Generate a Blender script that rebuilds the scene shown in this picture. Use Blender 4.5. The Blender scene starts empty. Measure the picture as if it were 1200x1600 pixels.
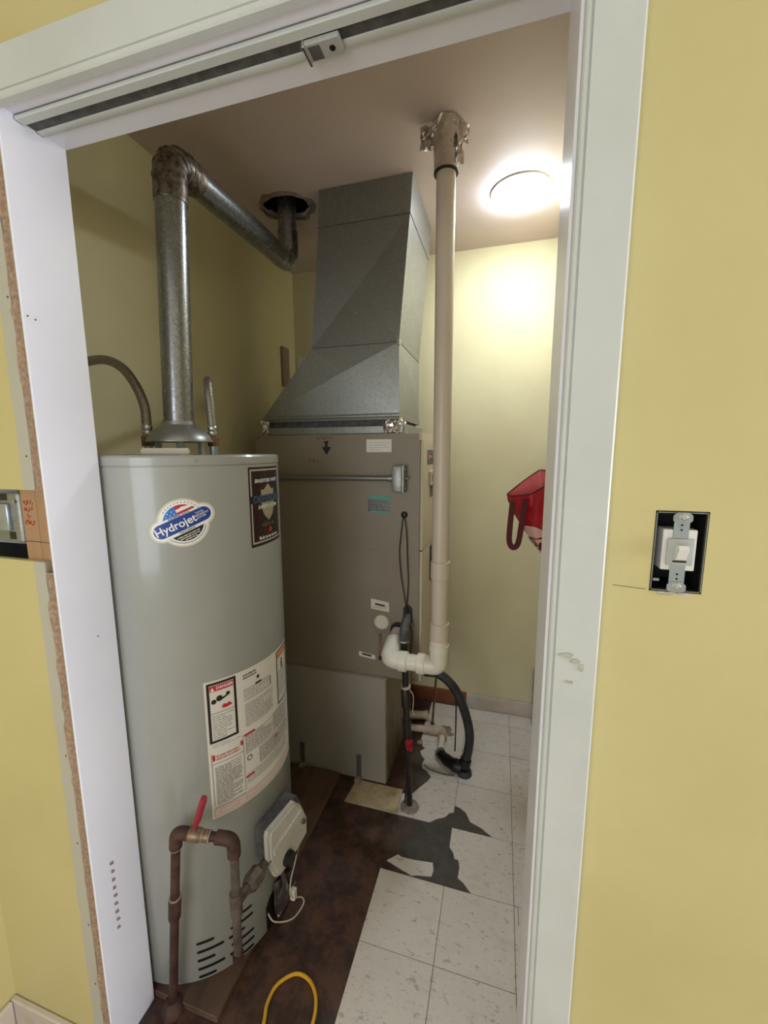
import bpy, bmesh, math, random
from mathutils import Vector, Matrix
random.seed(7)
sc = bpy.context.scene
C = bpy.context.collection

# ------------------------------------------------------------------ camera
CAM = Vector((-0.0916, -1.4345, 1.4775)); YAW, PITCH, ROLL = 0.2802, -0.1458, -0.0034
fw = Vector((-math.sin(YAW)*math.cos(PITCH), math.cos(YAW)*math.cos(PITCH), math.sin(PITCH)))
r0 = Vector((math.cos(YAW), math.sin(YAW), 0)); u0 = r0.cross(fw)
rt = math.cos(ROLL)*r0 + math.sin(ROLL)*u0; up = -math.sin(ROLL)*r0 + math.cos(ROLL)*u0
cd = bpy.data.cameras.new('camera'); cam = bpy.data.objects.new('camera', cd); C.objects.link(cam)
cd.sensor_fit = 'VERTICAL'; cd.sensor_height = 36.0; cd.lens = 636.33/1600*36; cd.clip_start = .02
M4 = Matrix((rt, up, -fw)).transposed().to_4x4(); M4.translation = CAM; cam.matrix_world = M4
sc.camera = cam

# ------------------------------------------------------------------ world, daylight, exposure
w = bpy.data.worlds.new('world'); sc.world = w; w.use_nodes = True
bg = w.node_tree.nodes['Background']; bg.inputs[0].default_value = (.80, .90, 1, 1); bg.inputs[1].default_value = 1.0
def area(name, loc, aim, sx, sy, power, col):
    l = bpy.data.lights.new(name, 'AREA'); l.shape = 'RECTANGLE'; l.size = sx; l.size_y = sy; l.energy = power; l.color = col
    o = bpy.data.objects.new(name, l); C.objects.link(o); o.location = loc
    o.rotation_euler = (Vector(aim)-Vector(loc)).to_track_quat('-Z', 'Y').to_euler(); return o
area('window_daylight', (2.42, -1.24, 1.30), (0, -1.2, 1.25), .65, 1.25, 46, (.86, .92, 1))
area('back_fill_light', (-.75, -2.92, 1.2), (-.75, -1, 1.2), .9, 1.5, 16, (.90, .95, 1))  # added fill lamp behind the camera, no window known there
sc.view_settings.view_transform = 'Standard'; sc.view_settings.look = 'None'
sc.view_settings.gamma = 1; sc.view_settings.use_curve_mapping = False
sc.view_settings.exposure = 0.0

# ------------------------------------------------------------------ materials
def S(r, g, b):
    f = lambda c: (c/255)/12.92 if c/255 <= .04045 else ((c/255+.055)/1.055)**2.4
    return (f(r), f(g), f(b), 1)
MATS = {}
def mat(name, col, rough=.5, metal=0, col2=None, scale=6, lo=.4, hi=.65, bump=0, bscale=40, stretch=(1, 1, 1), spec=.5, detail=6, rough2=None, coat=0):
    m = bpy.data.materials.new(name); m.use_nodes = True; MATS[name] = m
    nt = m.node_tree; b = nt.nodes['Principled BSDF']
    b.inputs['Base Color'].default_value = col; b.inputs['Roughness'].default_value = rough
    b.inputs['Metallic'].default_value = metal; b.inputs['Specular IOR Level'].default_value = spec
    b.inputs['Coat Weight'].default_value = coat; b.inputs['Coat Roughness'].default_value = .1
    tc = nt.nodes.new('ShaderNodeTexCoord'); mp = nt.nodes.new('ShaderNodeMapping'); mp.inputs['Scale'].default_value = stretch
    nt.links.new(tc.outputs['Object'], mp.inputs[0])
    if col2 is not None:
        n = nt.nodes.new('ShaderNodeTexNoise'); n.inputs['Scale'].default_value = scale; n.inputs['Detail'].default_value = detail; n.inputs['Roughness'].default_value = .62
        nt.links.new(mp.outputs[0], n.inputs['Vector'])
        rp = nt.nodes.new('ShaderNodeValToRGB'); rp.color_ramp.elements[0].position = lo; rp.color_ramp.elements[1].position = hi
        rp.color_ramp.elements[0].color = col; rp.color_ramp.elements[1].color = col2
        nt.links.new(n.outputs['Fac'], rp.inputs[0]); nt.links.new(rp.outputs[0], b.inputs['Base Color'])
        if rough2 is not None:
            mr = nt.nodes.new('ShaderNodeMapRange'); mr.inputs['From Min'].default_value = lo; mr.inputs['From Max'].default_value = hi
            mr.inputs['To Min'].default_value = rough; mr.inputs['To Max'].default_value = rough2
            nt.links.new(n.outputs['Fac'], mr.inputs[0]); nt.links.new(mr.outputs[0], b.inputs['Roughness'])
    if bump:
        n2 = nt.nodes.new('ShaderNodeTexNoise'); n2.inputs['Scale'].default_value = bscale; n2.inputs['Detail'].default_value = 4
        nt.links.new(mp.outputs[0], n2.inputs['Vector'])
        bp = nt.nodes.new('ShaderNodeBump'); bp.inputs['Strength'].default_value = bump; bp.inputs['Distance'].default_value = .004
        nt.links.new(n2.outputs['Fac'], bp.inputs['Height']); nt.links.new(bp.outputs[0], b.inputs['Normal'])
    return m
YEL, YEL2 = S(206, 192, 136), S(199, 185, 128)
mat('yellow', YEL, .42, 0, YEL2, 2.2, bump=.06, bscale=55)
mat('closet_yellow', S(222, 212, 174), .5, 0, S(215, 204, 165), 2.0, bump=.05, bscale=30, spec=.12)
mat('ceiling', S(208, 190, 186), .55, 0, S(201, 182, 178), 2.0, bump=.10, bscale=24)
mat('white_hall', S(225, 222, 214), .7)
mat('jamb', S(238, 236, 246), .32, 0, S(232, 230, 241), 3, bump=.03, bscale=30)
mat('casing', S(206, 208, 205), .38, 0, S(197, 199, 195), 3.2, bump=.04, bscale=35)
mat('wood', S(180, 142, 108), .7, 0, S(160, 120, 84), 10, stretch=(1, 1, .06), bump=.15, bscale=60)
mat('raw_edge', S(152, 120, 98), .85, 0, S(176, 154, 132), 120, bump=.5, bscale=90)
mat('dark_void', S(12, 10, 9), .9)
mat('base_white', S(205, 192, 178), .5, 0, S(180, 165, 150), 8, .5, .8)
mat('base_brown', S(128, 70, 40), .55, 0, S(95, 50, 28), 9, stretch=(.1, 1, 1))
mat('hall_floor', S(190, 170, 150), .5, 0, S(170, 150, 130), 4, stretch=(.2, 1, 1))
mat('tank', S(162, 162, 156), .34, 0, S(157, 157, 151), 3, coat=.55, bump=.012, bscale=9)
mat('furnace', S(140, 128, 110), .48, 0, S(133, 121, 103), 3, bump=.02, bscale=12)
mat('furnace_door', S(198, 184, 160), .5, 0, S(188, 174, 150), 4)
mat('plenum', S(164, 156, 143), .45, .05, S(155, 147, 134), 3)
mat('plenum_stain', S(150, 140, 118), .55, .1, S(92, 68, 44), 5, .5, .72, stretch=(1, 1, .5))
mat('galv', S(156, 157, 153), .40, .75, S(142, 143, 139), 110, .38, .66, bump=.02, bscale=90, rough2=.46)
mat('galv_dull', S(146, 145, 141), .36, .75, S(132, 131, 127), 90, .35, .7, bump=.05, bscale=5, rough2=.44)
mat('vent_metal', S(164, 164, 166), .25, .92, S(140, 140, 142), 150, .40, .62, bump=.03, bscale=160, rough2=.36)
mat('vent_rusty', S(150, 142, 136), .32, .85, S(92, 74, 62), 60, .40, .60, bump=.1, bscale=60, rough2=.62)
mat('hood', S(168, 168, 166), .4, .75, S(150, 150, 148), 20)
mat('chrome', S(205, 205, 205), .2, 1)
mat('zinc', S(176, 184, 190), .34, .75, S(160, 168, 172), 40)
mat('foil', S(222, 216, 212), .22, .92, S(196, 188, 182), 30, bump=.9, bscale=34)
mat('pvc', S(210, 195, 179), .34, 0, S(200, 183, 166), 5, .45, .8)
mat('pvc_white', S(232, 224, 210), .32, 0, S(224, 214, 198), 6)
mat('pvc_dirty', S(202, 184, 160), .5, 0, S(168, 146, 120), 14)
mat('black_pipe', S(30, 24, 24), .4, 0, S(52, 40, 38), 20)
mat('rubber', S(38, 38, 42), .45, 0, S(58, 57, 60), 10)
mat('black', S(14, 13, 13), .4)
mat('wire_black', S(30, 24, 22), .55)
mat('rust', S(58, 35, 30), .6, .2, S(88, 58, 47), 30, bump=.3, bscale=70)
mat('gal_pipe', S(116, 104, 98), .5, .5, S(86, 72, 65), 30, bump=.1, bscale=60)
mat('brass', S(150, 128, 104), .42, .7, S(118, 98, 80), 30)
mat('copper', S(152, 116, 86), .45, .6, S(96, 66, 52), 18)
mat('braid', S(158, 150, 140), .4, .75, S(128, 118, 108), 260, .42, .58, bump=.35, bscale=320)
mat('red_handle', S(160, 36, 54), .45, 0, S(136, 30, 44), 60)
mat('red_plastic', S(170, 30, 40), .3)
mat('valve_white', S(212, 208, 198), .45, 0, S(196, 190, 178), 9)
mat('valve_grey', S(72, 70, 72), .6, 0, S(100, 97, 96), 40)
mat('silver_sheet', S(170, 172, 175), .25, .95, S(120, 120, 122), 18, bump=.2, bscale=20)
mat('wire_white', S(214, 196, 176), .5)
mat('wire_orange', S(200, 140, 96), .5)
mat('cord', S(226, 172, 40), .45)
mat('paper', S(226, 220, 210), .45)
mat('paper_pink', S(222, 205, 196), .45)
mat('paper_cream', S(216, 208, 188), .5)
mat('print_grey', S(158, 154, 150), .5)
mat('print_mid', S(120, 116, 112), .5)
mat('print_black', S(18, 17, 18), .4)
mat('print_red', S(196, 30, 50), .4)
mat('print_orange', S(222, 130, 60), .4)
mat('print_blue', S(20, 62, 150), .35)
mat('print_sky', S(46, 120, 205), .35)
mat('print_steel', S(78, 106, 140), .35, .2)
mat('print_white', S(244, 242, 238), .4)
mat('print_gold', S(178, 168, 138), .35, .3)
mat('label_black', S(24, 14, 16), .22, 0, S(48, 20, 24), 4)
mat('label_silver', S(196, 184, 180), .3, .3)
mat('tape_dull', S(158, 138, 118), .6)
mat('smudge', S(172, 168, 148), .5, 0, S(186, 184, 172), 60)
mat('teal', S(84, 150, 140), .5)
mat('clear_tape', S(112, 110, 108), .2, 0, S(96, 92, 92), 60)
mat('pink_outline', S(196, 130, 120), .5)
mat('bag_red', S(178, 24, 42), .24, 0, S(150, 14, 32), 9, bump=.35, bscale=14)
mat('bag_lining', S(226, 118, 118), .5, 0, S(216, 104, 106), 8)
mat('bag_strap', S(84, 8, 18), .7)
mat('bag_pink', S(222, 176, 170), .4)
mat('tile', S(222, 213, 205), .42, 0, S(212, 201, 191), 3, bump=.05, bscale=12)
mat('tile_dirty', S(206, 186, 152), .5, 0, S(150, 112, 72), 7, .5, .75, bump=.05, bscale=12)
mat('plywood', S(108, 82, 66), .7, 0, S(72, 53, 42), 9, stretch=(1, .35, 1), bump=.12, bscale=50)
mat('strip_brown', S(150, 126, 116), .6)
mat('plaster', S(158, 142, 130), .85, 0, S(128, 112, 100), 24, bump=.6, bscale=60)
mat('marker', S(60, 50, 44), .7)
mat('marker_red', S(176, 48, 44), .7)
mat('ink_blue', S(50, 48, 110), .6)
mat('switch_grey', S(176, 176, 172), .4, 0, S(166, 166, 162), 30)
mat('switch_white', S(226, 222, 216), .35)
mat('rub_mark', S(150, 128, 128), .7)
mat('spot', S(70, 64, 58), .7)

def edit_tile(m, dark):                                            # long flecks of a vinyl tile
    nt = m.node_tree; b = nt.nodes['Principled BSDF']; src = b.inputs['Base Color'].links[0].from_socket
    tc = [n for n in nt.nodes if n.type == 'TEX_COORD'][0]
    oi = nt.nodes.new('ShaderNodeObjectInfo'); ad = nt.nodes.new('ShaderNodeVectorMath'); ad.operation = 'ADD'
    nt.links.new(tc.outputs['Object'], ad.inputs[0]); nt.links.new(oi.outputs['Location'], ad.inputs[1])
    mp = nt.nodes.new('ShaderNodeMapping'); mp.inputs['Scale'].default_value = (1, 1.9, 1); mp.inputs['Rotation'].default_value = (0, 0, .5)
    nt.links.new(ad.outputs[0], mp.inputs[0]); out = src
    for scl, lo, hi, amt in ((30, .585, .66, .5), (75, .60, .68, .45), (11, .55, .85, .35)):
        n = nt.nodes.new('ShaderNodeTexNoise'); n.inputs['Scale'].default_value = scl; n.inputs['Detail'].default_value = 5; n.inputs['Roughness'].default_value = .7
        nt.links.new(mp.outputs[0], n.inputs['Vector'])
        mr = nt.nodes.new('ShaderNodeMapRange'); mr.inputs['From Min'].default_value = lo; mr.inputs['From Max'].default_value = hi; mr.inputs['To Max'].default_value = amt
        nt.links.new(n.outputs['Fac'], mr.inputs[0])
        mx = nt.nodes.new('ShaderNodeMix'); mx.data_type = 'RGBA'; nt.links.new(mr.outputs[0], mx.inputs[0]); nt.links.new(out, mx.inputs[6]); mx.inputs[7].default_value = dark
        out = mx.outputs[2]
    nt.links.new(out, b.inputs['Base Color'])
edit_tile(MATS['tile'], S(112, 98, 90)); edit_tile(MATS['tile_dirty'], S(84, 54, 32))

def floor_material():                                               # bare subfloor: red-brown wood to the left, grey mastic to the right
    m = bpy.data.materials.new('subfloor'); m.use_nodes = True; MATS['subfloor'] = m
    nt = m.node_tree; b = nt.nodes['Principled BSDF']; b.inputs['Roughness'].default_value = .55
    tc = nt.nodes.new('ShaderNodeTexCoord'); sp = nt.nodes.new('ShaderNodeSeparateXYZ'); nt.links.new(tc.outputs['Object'], sp.inputs[0])
    def noise(sc_, d=6, r=.65):
        n = nt.nodes.new('ShaderNodeTexNoise'); n.inputs['Scale'].default_value = sc_; n.inputs['Detail'].default_value = d; n.inputs['Roughness'].default_value = r
        nt.links.new(tc.outputs['Object'], n.inputs['Vector']); return n
    n1, n2, n3 = noise(11, 10, .75), noise(22, 8, .7), noise(5)
    def ramp(fac, stops):
        rp = nt.nodes.new('ShaderNodeValToRGB'); e = rp.color_ramp.elements
        e[0].position, e[0].color = stops[0]; e[1].position, e[1].color = stops[-1]
        for p_, c_ in stops[1:-1]:
            k = e.new(p_); k.color = c_
        nt.links.new(fac, rp.inputs[0]); return rp.outputs[0]
    brown = ramp(n1.outputs['Fac'], [(.30, S(40, 27, 22)), (.46, S(62, 42, 34)), (.58, S(92, 62, 48)), (.72, S(70, 56, 50))])
    grey = ramp(n2.outputs['Fac'], [(.35, S(66, 60, 56)), (.65, S(84, 76, 71))])
    ad = nt.nodes.new('ShaderNodeMath'); ad.operation = 'MULTIPLY_ADD'; ad.inputs[1].default_value = .35; nt.links.new(n3.outputs['Fac'], ad.inputs[0]); nt.links.new(sp.outputs['X'], ad.inputs[2])
    mr = nt.nodes.new('ShaderNodeMapRange'); mr.inputs['From Min'].default_value = -.28; mr.inputs['From Max'].default_value = -.19; nt.links.new(ad.outputs[0], mr.inputs[0])
    mx = nt.nodes.new('ShaderNodeMix'); mx.data_type = 'RGBA'; nt.links.new(mr.outputs[0], mx.inputs[0]); nt.links.new(brown, mx.inputs[6]); nt.links.new(grey, mx.inputs[7])
    nt.links.new(mx.outputs[2], b.inputs['Base Color'])
    bp = nt.nodes.new('ShaderNodeBump'); bp.inputs['Strength'].default_value = .25; bp.inputs['Distance'].default_value = .003; nt.links.new(n2.outputs['Fac'], bp.inputs['Height']); nt.links.new(bp.outputs[0], b.inputs['Normal'])
floor_material()

def bare_edge_paint():                                              # painted drywall with a bare strip where a casing was taken off
    m = mat('yellow_bare', YEL, .45, 0, YEL2, 2.2, bump=.06, bscale=55)
    nt = m.node_tree; b = nt.nodes['Principled BSDF']; src = b.inputs['Base Color'].links[0].from_socket
    tc = [n for n in nt.nodes if n.type == 'TEX_COORD'][0]; sp = nt.nodes.new('ShaderNodeSeparateXYZ'); nt.links.new(tc.outputs['Object'], sp.inputs[0])
    n = nt.nodes.new('ShaderNodeTexNoise'); n.inputs['Scale'].default_value = 14; nt.links.new(tc.outputs['Object'], n.inputs['Vector'])
    a = nt.nodes.new('ShaderNodeMath'); a.operation = 'MULTIPLY_ADD'; a.inputs[1].default_value = .010; nt.links.new(n.outputs['Fac'], a.inputs[0]); nt.links.new(sp.outputs['X'], a.inputs[2])
    g = nt.nodes.new('ShaderNodeMapRange'); g.inputs['From Min'].default_value = -1.0055; g.inputs['From Max'].default_value = -1.0035; nt.links.new(a.outputs[0], g.inputs[0])
    mx = nt.nodes.new('ShaderNodeMix'); mx.data_type = 'RGBA'; nt.links.new(g.outputs[0], mx.inputs[0]); nt.links.new(src, mx.inputs[6]); mx.inputs[7].default_value = S(186, 182, 168)
    nt.links.new(mx.outputs[2], b.inputs['Base Color'])
bare_edge_paint()

# ------------------------------------------------------------------ mesh helpers
ORG = {}
class MB:
    def __init__(s): s.bm = bmesh.new()
    def vs(s, pts): return [s.bm.verts.new(p) for p in pts]
    def box(s, a, b, bev=0, seg=2):
        a, b = Vector(a), Vector(b); t = bmesh.new()
        bmesh.ops.create_cube(t, size=1)
        for v in t.verts: v.co = Vector([(a[i]+b[i])/2 + v.co[i]*abs(b[i]-a[i]) for i in range(3)])
        if bev: bmesh.ops.bevel(t, geom=t.edges[:], offset=bev, segments=seg, affect='EDGES', profile=.5)
        s.join(t); return s
    def join(s, t, M=None):
        if M is not None: bmesh.ops.transform(t, matrix=M, verts=t.verts)
        me = bpy.data.meshes.new('tmp'); t.to_mesh(me); t.free(); s.bm.from_mesh(me); bpy.data.meshes.remove(me)
    def tube(s, pts, r, seg=14, cap=True, squash=None):
        pts = [Vector(p) for p in pts]; n = len(pts); rs = r if isinstance(r, (list, tuple)) else [r]*n
        tan = [(pts[min(i+1, n-1)]-pts[max(i-1, 0)]).normalized() for i in range(n)]
        nr = tan[0].orthogonal().normalized(); rings = []
        for i in range(n):
            nr = (nr - tan[i]*nr.dot(tan[i])).normalized(); bn = tan[i].cross(nr)
            rings.append(s.vs([pts[i] + rs[i]*(math.cos(2*math.pi*k/seg)*nr + math.sin(2*math.pi*k/seg)*bn) for k in range(seg)]))
        for A_, B_ in zip(rings, rings[1:]):
            for k in range(seg): s.bm.faces.new((A_[k], A_[(k+1) % seg], B_[(k+1) % seg], B_[k]))
        if cap: s.bm.faces.new(rings[0][::-1]); s.bm.faces.new(rings[-1])
        return s
    def cyl(s, a, b, r, seg=20): return s.tube([a, b], r, seg)
    def lathe(s, prof, c, seg=48, axis=(0, 0, 1), cap0=True, cap1=True):
        z = Vector(axis).normalized(); x = z.orthogonal().normalized() if abs(z.z) < .99 else Vector((1, 0, 0)); y = z.cross(x); c = Vector(c); rings = []
        for r, h in prof: rings.append(s.vs([c + z*h + r*(math.cos(2*math.pi*k/seg)*x + math.sin(2*math.pi*k/seg)*y) for k in range(seg)]))
        for A_, B_ in zip(rings, rings[1:]):
            for k in range(seg): s.bm.faces.new((A_[k], A_[(k+1) % seg], B_[(k+1) % seg], B_[k]))
        if cap0: s.bm.faces.new(rings[0][::-1])
        if cap1: s.bm.faces.new(rings[-1])
        return s
    def prism(s, poly, d):                                           # polygon of 3D points pushed along d
        d = Vector(d); A_ = s.vs(poly); B_ = s.vs([Vector(p)+d for p in poly]); n = len(A_)
        s.bm.faces.new(A_[::-1]); s.bm.faces.new(B_)
        for k in range(n): s.bm.faces.new((A_[k], A_[(k+1) % n], B_[(k+1) % n], B_[k]))
        return s
    def quad(s, *p): s.bm.faces.new(s.vs(p)); return s
    def build(s, name, m, parent=None, smooth=35, org=None):
        bmesh.ops.recalc_face_normals(s.bm, faces=s.bm.faces)
        o_ = Vector(org) if org else (ORG[parent.name] if parent else Vector((0, 0, 0)))
        me = bpy.data.meshes.new(name); bmesh.ops.translate(s.bm, vec=-o_, verts=s.bm.verts); s.bm.to_mesh(me); s.bm.free()
        if smooth: me.shade_smooth(); me.set_sharp_from_angle(angle=math.radians(smooth))
        me.materials.append(MATS[m]); o = bpy.data.objects.new(name, me); C.objects.link(o)
        if parent: o.parent = parent
        else: o.location = o_
        ORG[o.name] = o_
        return o
def tag(o, label=None, cat=None, group=None, kind=None):
    for k, v in (('label', label), ('category', cat), ('group', group), ('kind', kind)):
        if v: o[k] = v
    return o
def thing(name, loc, label, cat, group=None):
    o = bpy.data.objects.new(name, None); C.objects.link(o); o.location = loc; o.empty_display_size = .05
    ORG[o.name] = Vector(loc); return tag(o, label, cat, group)
def struct(o, label=None): return tag(o, label, kind='structure')
def spline(pts, n=8):
    P_ = [Vector(p) for p in pts]; out = []
    for i in range(len(P_)-1):
        a, b, c, d = P_[max(i-1, 0)], P_[i], P_[i+1], P_[min(i+2, len(P_)-1)]
        for k in range(n):
            t = k/n; out.append(.5*((2*b)+(-a+c)*t+(2*a-5*b+4*c-d)*t*t+(-a+3*b-3*c+d)*t**3))
    return out+[P_[-1]]
def fillet(pts, rad, n=8):
    P_ = [Vector(p) for p in pts]; out = [P_[0]]
    for i in range(1, len(P_)-1):
        a = (P_[i-1]-P_[i]); b = (P_[i+1]-P_[i]); r = min(rad, a.length*.49, b.length*.49); a.normalize(); b.normalize()
        for k in range(n+1):
            t = k/n; p0, p2 = P_[i]+a*r, P_[i]+b*r; out.append((1-t)**2*p0 + 2*t*(1-t)*P_[i] + t*t*p2)
    return out+[P_[-1]]
# flat print laid on a surface through a map (u, v, off) -> point
def circ(c, r, n=40, a0=0, a1=2*math.pi): return [(c[0]+r*math.cos(a0+(a1-a0)*k/n), c[1]+r*math.sin(a0+(a1-a0)*k/n)) for k in range(n+(0 if abs(a1-a0-2*math.pi) < 1e-6 else 1))]
def rect(u0_, v0_, u1, v1): return [(u0_, v0_), (u1, v0_), (u1, v1), (u0_, v1)]
def frame(u0_, v0_, u1, v1, t): return [rect(u0_, v0_, u1, v0_+t), rect(u0_, v1-t, u1, v1), rect(u0_, v0_+t, u0_+t, v1-t), rect(u1-t, v0_+t, u1, v1-t)]
def rot2(polys, a, c=(0, 0)): return [[(c[0]+x*math.cos(a)-y*math.sin(a), c[1]+x*math.sin(a)+y*math.cos(a)) for x, y in p] for p in polys]
def capsule(hl, hw, n=14): return circ((hl-hw, 0), hw, n, -math.pi/2, math.pi/2)+circ((-hl+hw, 0), hw, n, math.pi/2, 3*math.pi/2)
def text2d(s, size, c=(0, 0), ang=0, sx=1, shear=0):
    cu = bpy.data.curves.new('t', 'FONT'); cu.body = s; cu.size = size; cu.align_x = 'CENTER'; cu.align_y = 'CENTER'; cu.resolution_u = 3; cu.shear = shear; cu.offset = size*.018
    o = bpy.data.objects.new('t', cu); C.objects.link(o); dg = bpy.context.evaluated_depsgraph_get()
    me = bpy.data.meshes.new_from_object(o.evaluated_get(dg)); out = []
    for p in me.polygons: out.append([(me.vertices[i].co.x*sx, me.vertices[i].co.y) for i in p.vertices])
    bpy.data.objects.remove(o); bpy.data.curves.remove(cu); bpy.data.meshes.remove(me)
    return rot2(out, ang, c)
def dashes(u0_, v0_, u1, v1, pitch, th, rnd, gap=.002):              # rows of unreadable small print
    out = []; v = v1-th
    while v > v0_:
        u = u0_; end = u0_+(u1-u0_)*rnd.choice((1, 1, .96, .9, .6))
        while u < end:
            l = min(rnd.uniform(.004, .016), end-u); out.append(rect(u, v-th, u+l, v)); u += l+gap
        v -= pitch
    return out
def decal(name, polys, mp, off, m, parent, step=.008):
    bm = bmesh.new()
    for p in polys:
        try: bm.faces.new([bm.verts.new((x, y, 0)) for x, y in p])
        except ValueError: pass
    if step:
        lo = min(v.co.x for v in bm.verts); hi = max(v.co.x for v in bm.verts); u = lo+step
        while u < hi:
            bmesh.ops.bisect_plane(bm, geom=bm.verts[:]+bm.edges[:]+bm.faces[:], plane_co=(u, 0, 0), plane_no=(1, 0, 0), dist=1e-7); u += step
    for v in bm.verts: v.co = mp(v.co.x, v.co.y, off)
    t = MB(); t.bm.free(); t.bm = bm; o = t.build(name, m, parent, smooth=0)
    if 'fine_print' in name or name in ('tag_print', 'note_print', 'red_lettering', 'model_lettering'): o['kind'] = 'stuff'
    return o
def flat(o, ux, uy, n):                                              # planar map
    o, ux, uy, n = Vector(o), Vector(ux), Vector(uy), Vector(n)
    return lambda u, v, k: o+ux*u+uy*v+n*k
def crumple(c, size, n, rnd, ax=(1, 0, 0), ay=(0, 0, 1), amp=.006):  # crumpled foil sheet with thickness
    ax, ay = Vector(ax).normalized(), Vector(ay).normalized(); nz = ax.cross(ay); mb = MB(); g = []
    for j in range(n+1):
        g.append([mb.bm.verts.new(Vector(c)+ax*((i/n-.5)*size[0]+rnd.uniform(-1, 1)*amp*.5)+ay*((j/n-.5)*size[1]+rnd.uniform(-1, 1)*amp*.5)+nz*rnd.uniform(-amp, amp)) for i in range(n+1)])
    for j in range(n):
        for i in range(n): mb.bm.faces.new((g[j][i], g[j][i+1], g[j+1][i+1], g[j+1][i]))
    r = bmesh.ops.extrude_face_region(mb.bm, geom=mb.bm.faces[:]); bmesh.ops.translate(mb.bm, vec=nz*.0012, verts=[v for v in r['geom'] if isinstance(v, bmesh.types.BMVert)])
    return mb

# ------------------------------------------------------------------ the setting
XL, XR, YB, YF, ZC = -1.275, .13, .81, -.735, 2.48
YH = -.852                                                           # hall face of the doorway wall
HX0, HX1, HY0 = -1.288, 2.3, -2.8
T = .2286
floor = struct(MB().box((XL, YH, -.06), (XR+.02, YB, 0)).build('floor', 'subfloor', smooth=0))
struct(MB().box((HX0, HY0, -.09), (HX1, YH, -.03)).build('floor_hall', 'hall_floor', smooth=0))
struct(MB().box((XL-.06, YF-.005, -.06), (XL, YB+.06, ZC)).build('wall_left', 'closet_yellow', smooth=0))
struct(MB().box((XL, YB, -.06), (XR, YB+.06, ZC)).build('wall_back', 'closet_yellow', smooth=0))
struct(MB().box((XR, YF, -.06), (XR+.06, YB+.06, ZC)).build('wall_right', 'closet_yellow', smooth=0))
# ceiling of the closet with a ragged hole for the vent
rnd = random.Random(3)
HC = (-.985, .232)
hole = [(HC[0]+(.100*(1+rnd.uniform(-.09, .09)))*math.cos(a), HC[1]+(.088*(1+rnd.uniform(-.09, .09)))*math.sin(a)) for a in [2*math.pi*k/28 for k in range(28)]]
mb = MB(); bm = mb.bm
outer = mb.vs([(XL-.06, YF-.02, ZC), (XR+.06, YF-.02, ZC), (XR+.06, YB+.06, ZC), (XL-.06, YB+.06, ZC)]); inner = mb.vs([(x, y, ZC) for x, y in hole])
ed = [bm.edges.new((l[i], l[(i+1) % len(l)])) for l in (outer, inner) for i in range(len(l))]
bmesh.ops.triangle_fill(bm, edges=ed, use_beauty=True)
ex = bmesh.ops.extrude_face_region(bm, geom=bm.faces[:]); bmesh.ops.translate(bm, vec=(0, 0, .02), verts=[v for v in ex['geom'] if isinstance(v, bmesh.types.BMVert)])
ceil = struct(mb.build('ceiling', 'ceiling', smooth=0))
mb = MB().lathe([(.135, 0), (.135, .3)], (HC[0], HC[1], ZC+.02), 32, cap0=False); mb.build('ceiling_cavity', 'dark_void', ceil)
mb = MB(); o2 = [(HC[0]+(.115*(1+rnd.uniform(-.09, .12)))*math.cos(a), HC[1]+(.102*(1+rnd.uniform(-.12, .16)))*math.sin(a)) for a in [2*math.pi*k/28 for k in range(28)]]
A_ = mb.vs([(x, y, ZC-.004-rnd.uniform(0, .006)) for x, y in hole]); B_ = mb.vs([(x, y, ZC-.0005) for x, y in o2]); D_ = mb.vs([(x, y, ZC+.004) for x, y in hole])
for k in range(28):
    mb.bm.faces.new((A_[k], A_[(k+1) % 28], B_[(k+1) % 28], B_[k])); mb.bm.faces.new((A_[k], A_[(k+1) % 28], D_[(k+1) % 28], D_[k]))
mb.build('plaster_rim', 'plaster', ceil)
# doorway wall: hall side, closet side, head
JL, JR, JH = -.951, -.024, 2.075                                     # opening
mb = MB()
mb.box((HX0, YH, -.03), (-.979, YH+.012, 1.258)).box((HX0, YH, 1.405), (-.979, YH+.012, ZC)).box((HX0, YH, 1.258), (-1.16, YH+.012, 1.405))
wl = struct(mb.build('wall_front_left', 'yellow_bare', smooth=0))
for x, z in ((-.985, 1.765), (-.990, 1.472), (-.988, .82), (-.987, .60), (-.986, .38), (-.988, .21)):
    MB().cyl((x, YH-.0004, z), (x, YH+.002, z), .0022, 8).build('nail_hole', 'spot', wl)
mb = MB().box((-.979, YH, 2.09), (JR+.02, YH+.012, ZC)); struct(mb.build('wall_front_head', 'yellow', smooth=0))
SX0, SX1, SZ0, SZ1 = .0975, .1555, 1.299, 1.404
mb = MB().box((JR+.02, YH, -.03), (SX0, YH+.012, ZC)).box((SX1, YH, -.03), (HX1, YH+.012, ZC)).box((SX0, YH, -.03), (SX1, YH+.012, SZ0)).box((SX0, YH, SZ1), (SX1, YH+.012, ZC))
wr = struct(mb.build('wall_front_right', 'yellow', smooth=0))
rnd = random.Random(5)
mb = MB().tube([(.055+i*.0035, YH-.0002, 1.303-.0002*i) for i in range(12)], .00035, 5); mb.build('crack', 'spot', wr)
mb = crumple((.124, YH-.0004, 1.2975), (.034, .004), 6, rnd, amp=.0016); mb.build('chipped_plaster', 'paper_cream', wr)
mb = MB().box((XL, YF-.012, -.03), (JL-.02, YF, ZC)).box((JR+.02, YF-.012, -.03), (XR, YF, ZC)).box((JL-.02, YF-.012, 2.1), (JR+.02, YF, ZC))
struct(mb.build('wall_front_inner', 'closet_yellow', smooth=0))
studs = []
for x0, x1 in ((-1.0425, -1.0005), (-.9995, -.9575)):
    s_ = struct(MB().box((x0, YH+.0125, -.03), (x1, YF-.0125, 2.2), .001, 1).build('wall_stud', 'wood')); studs.append(s_)
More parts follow.
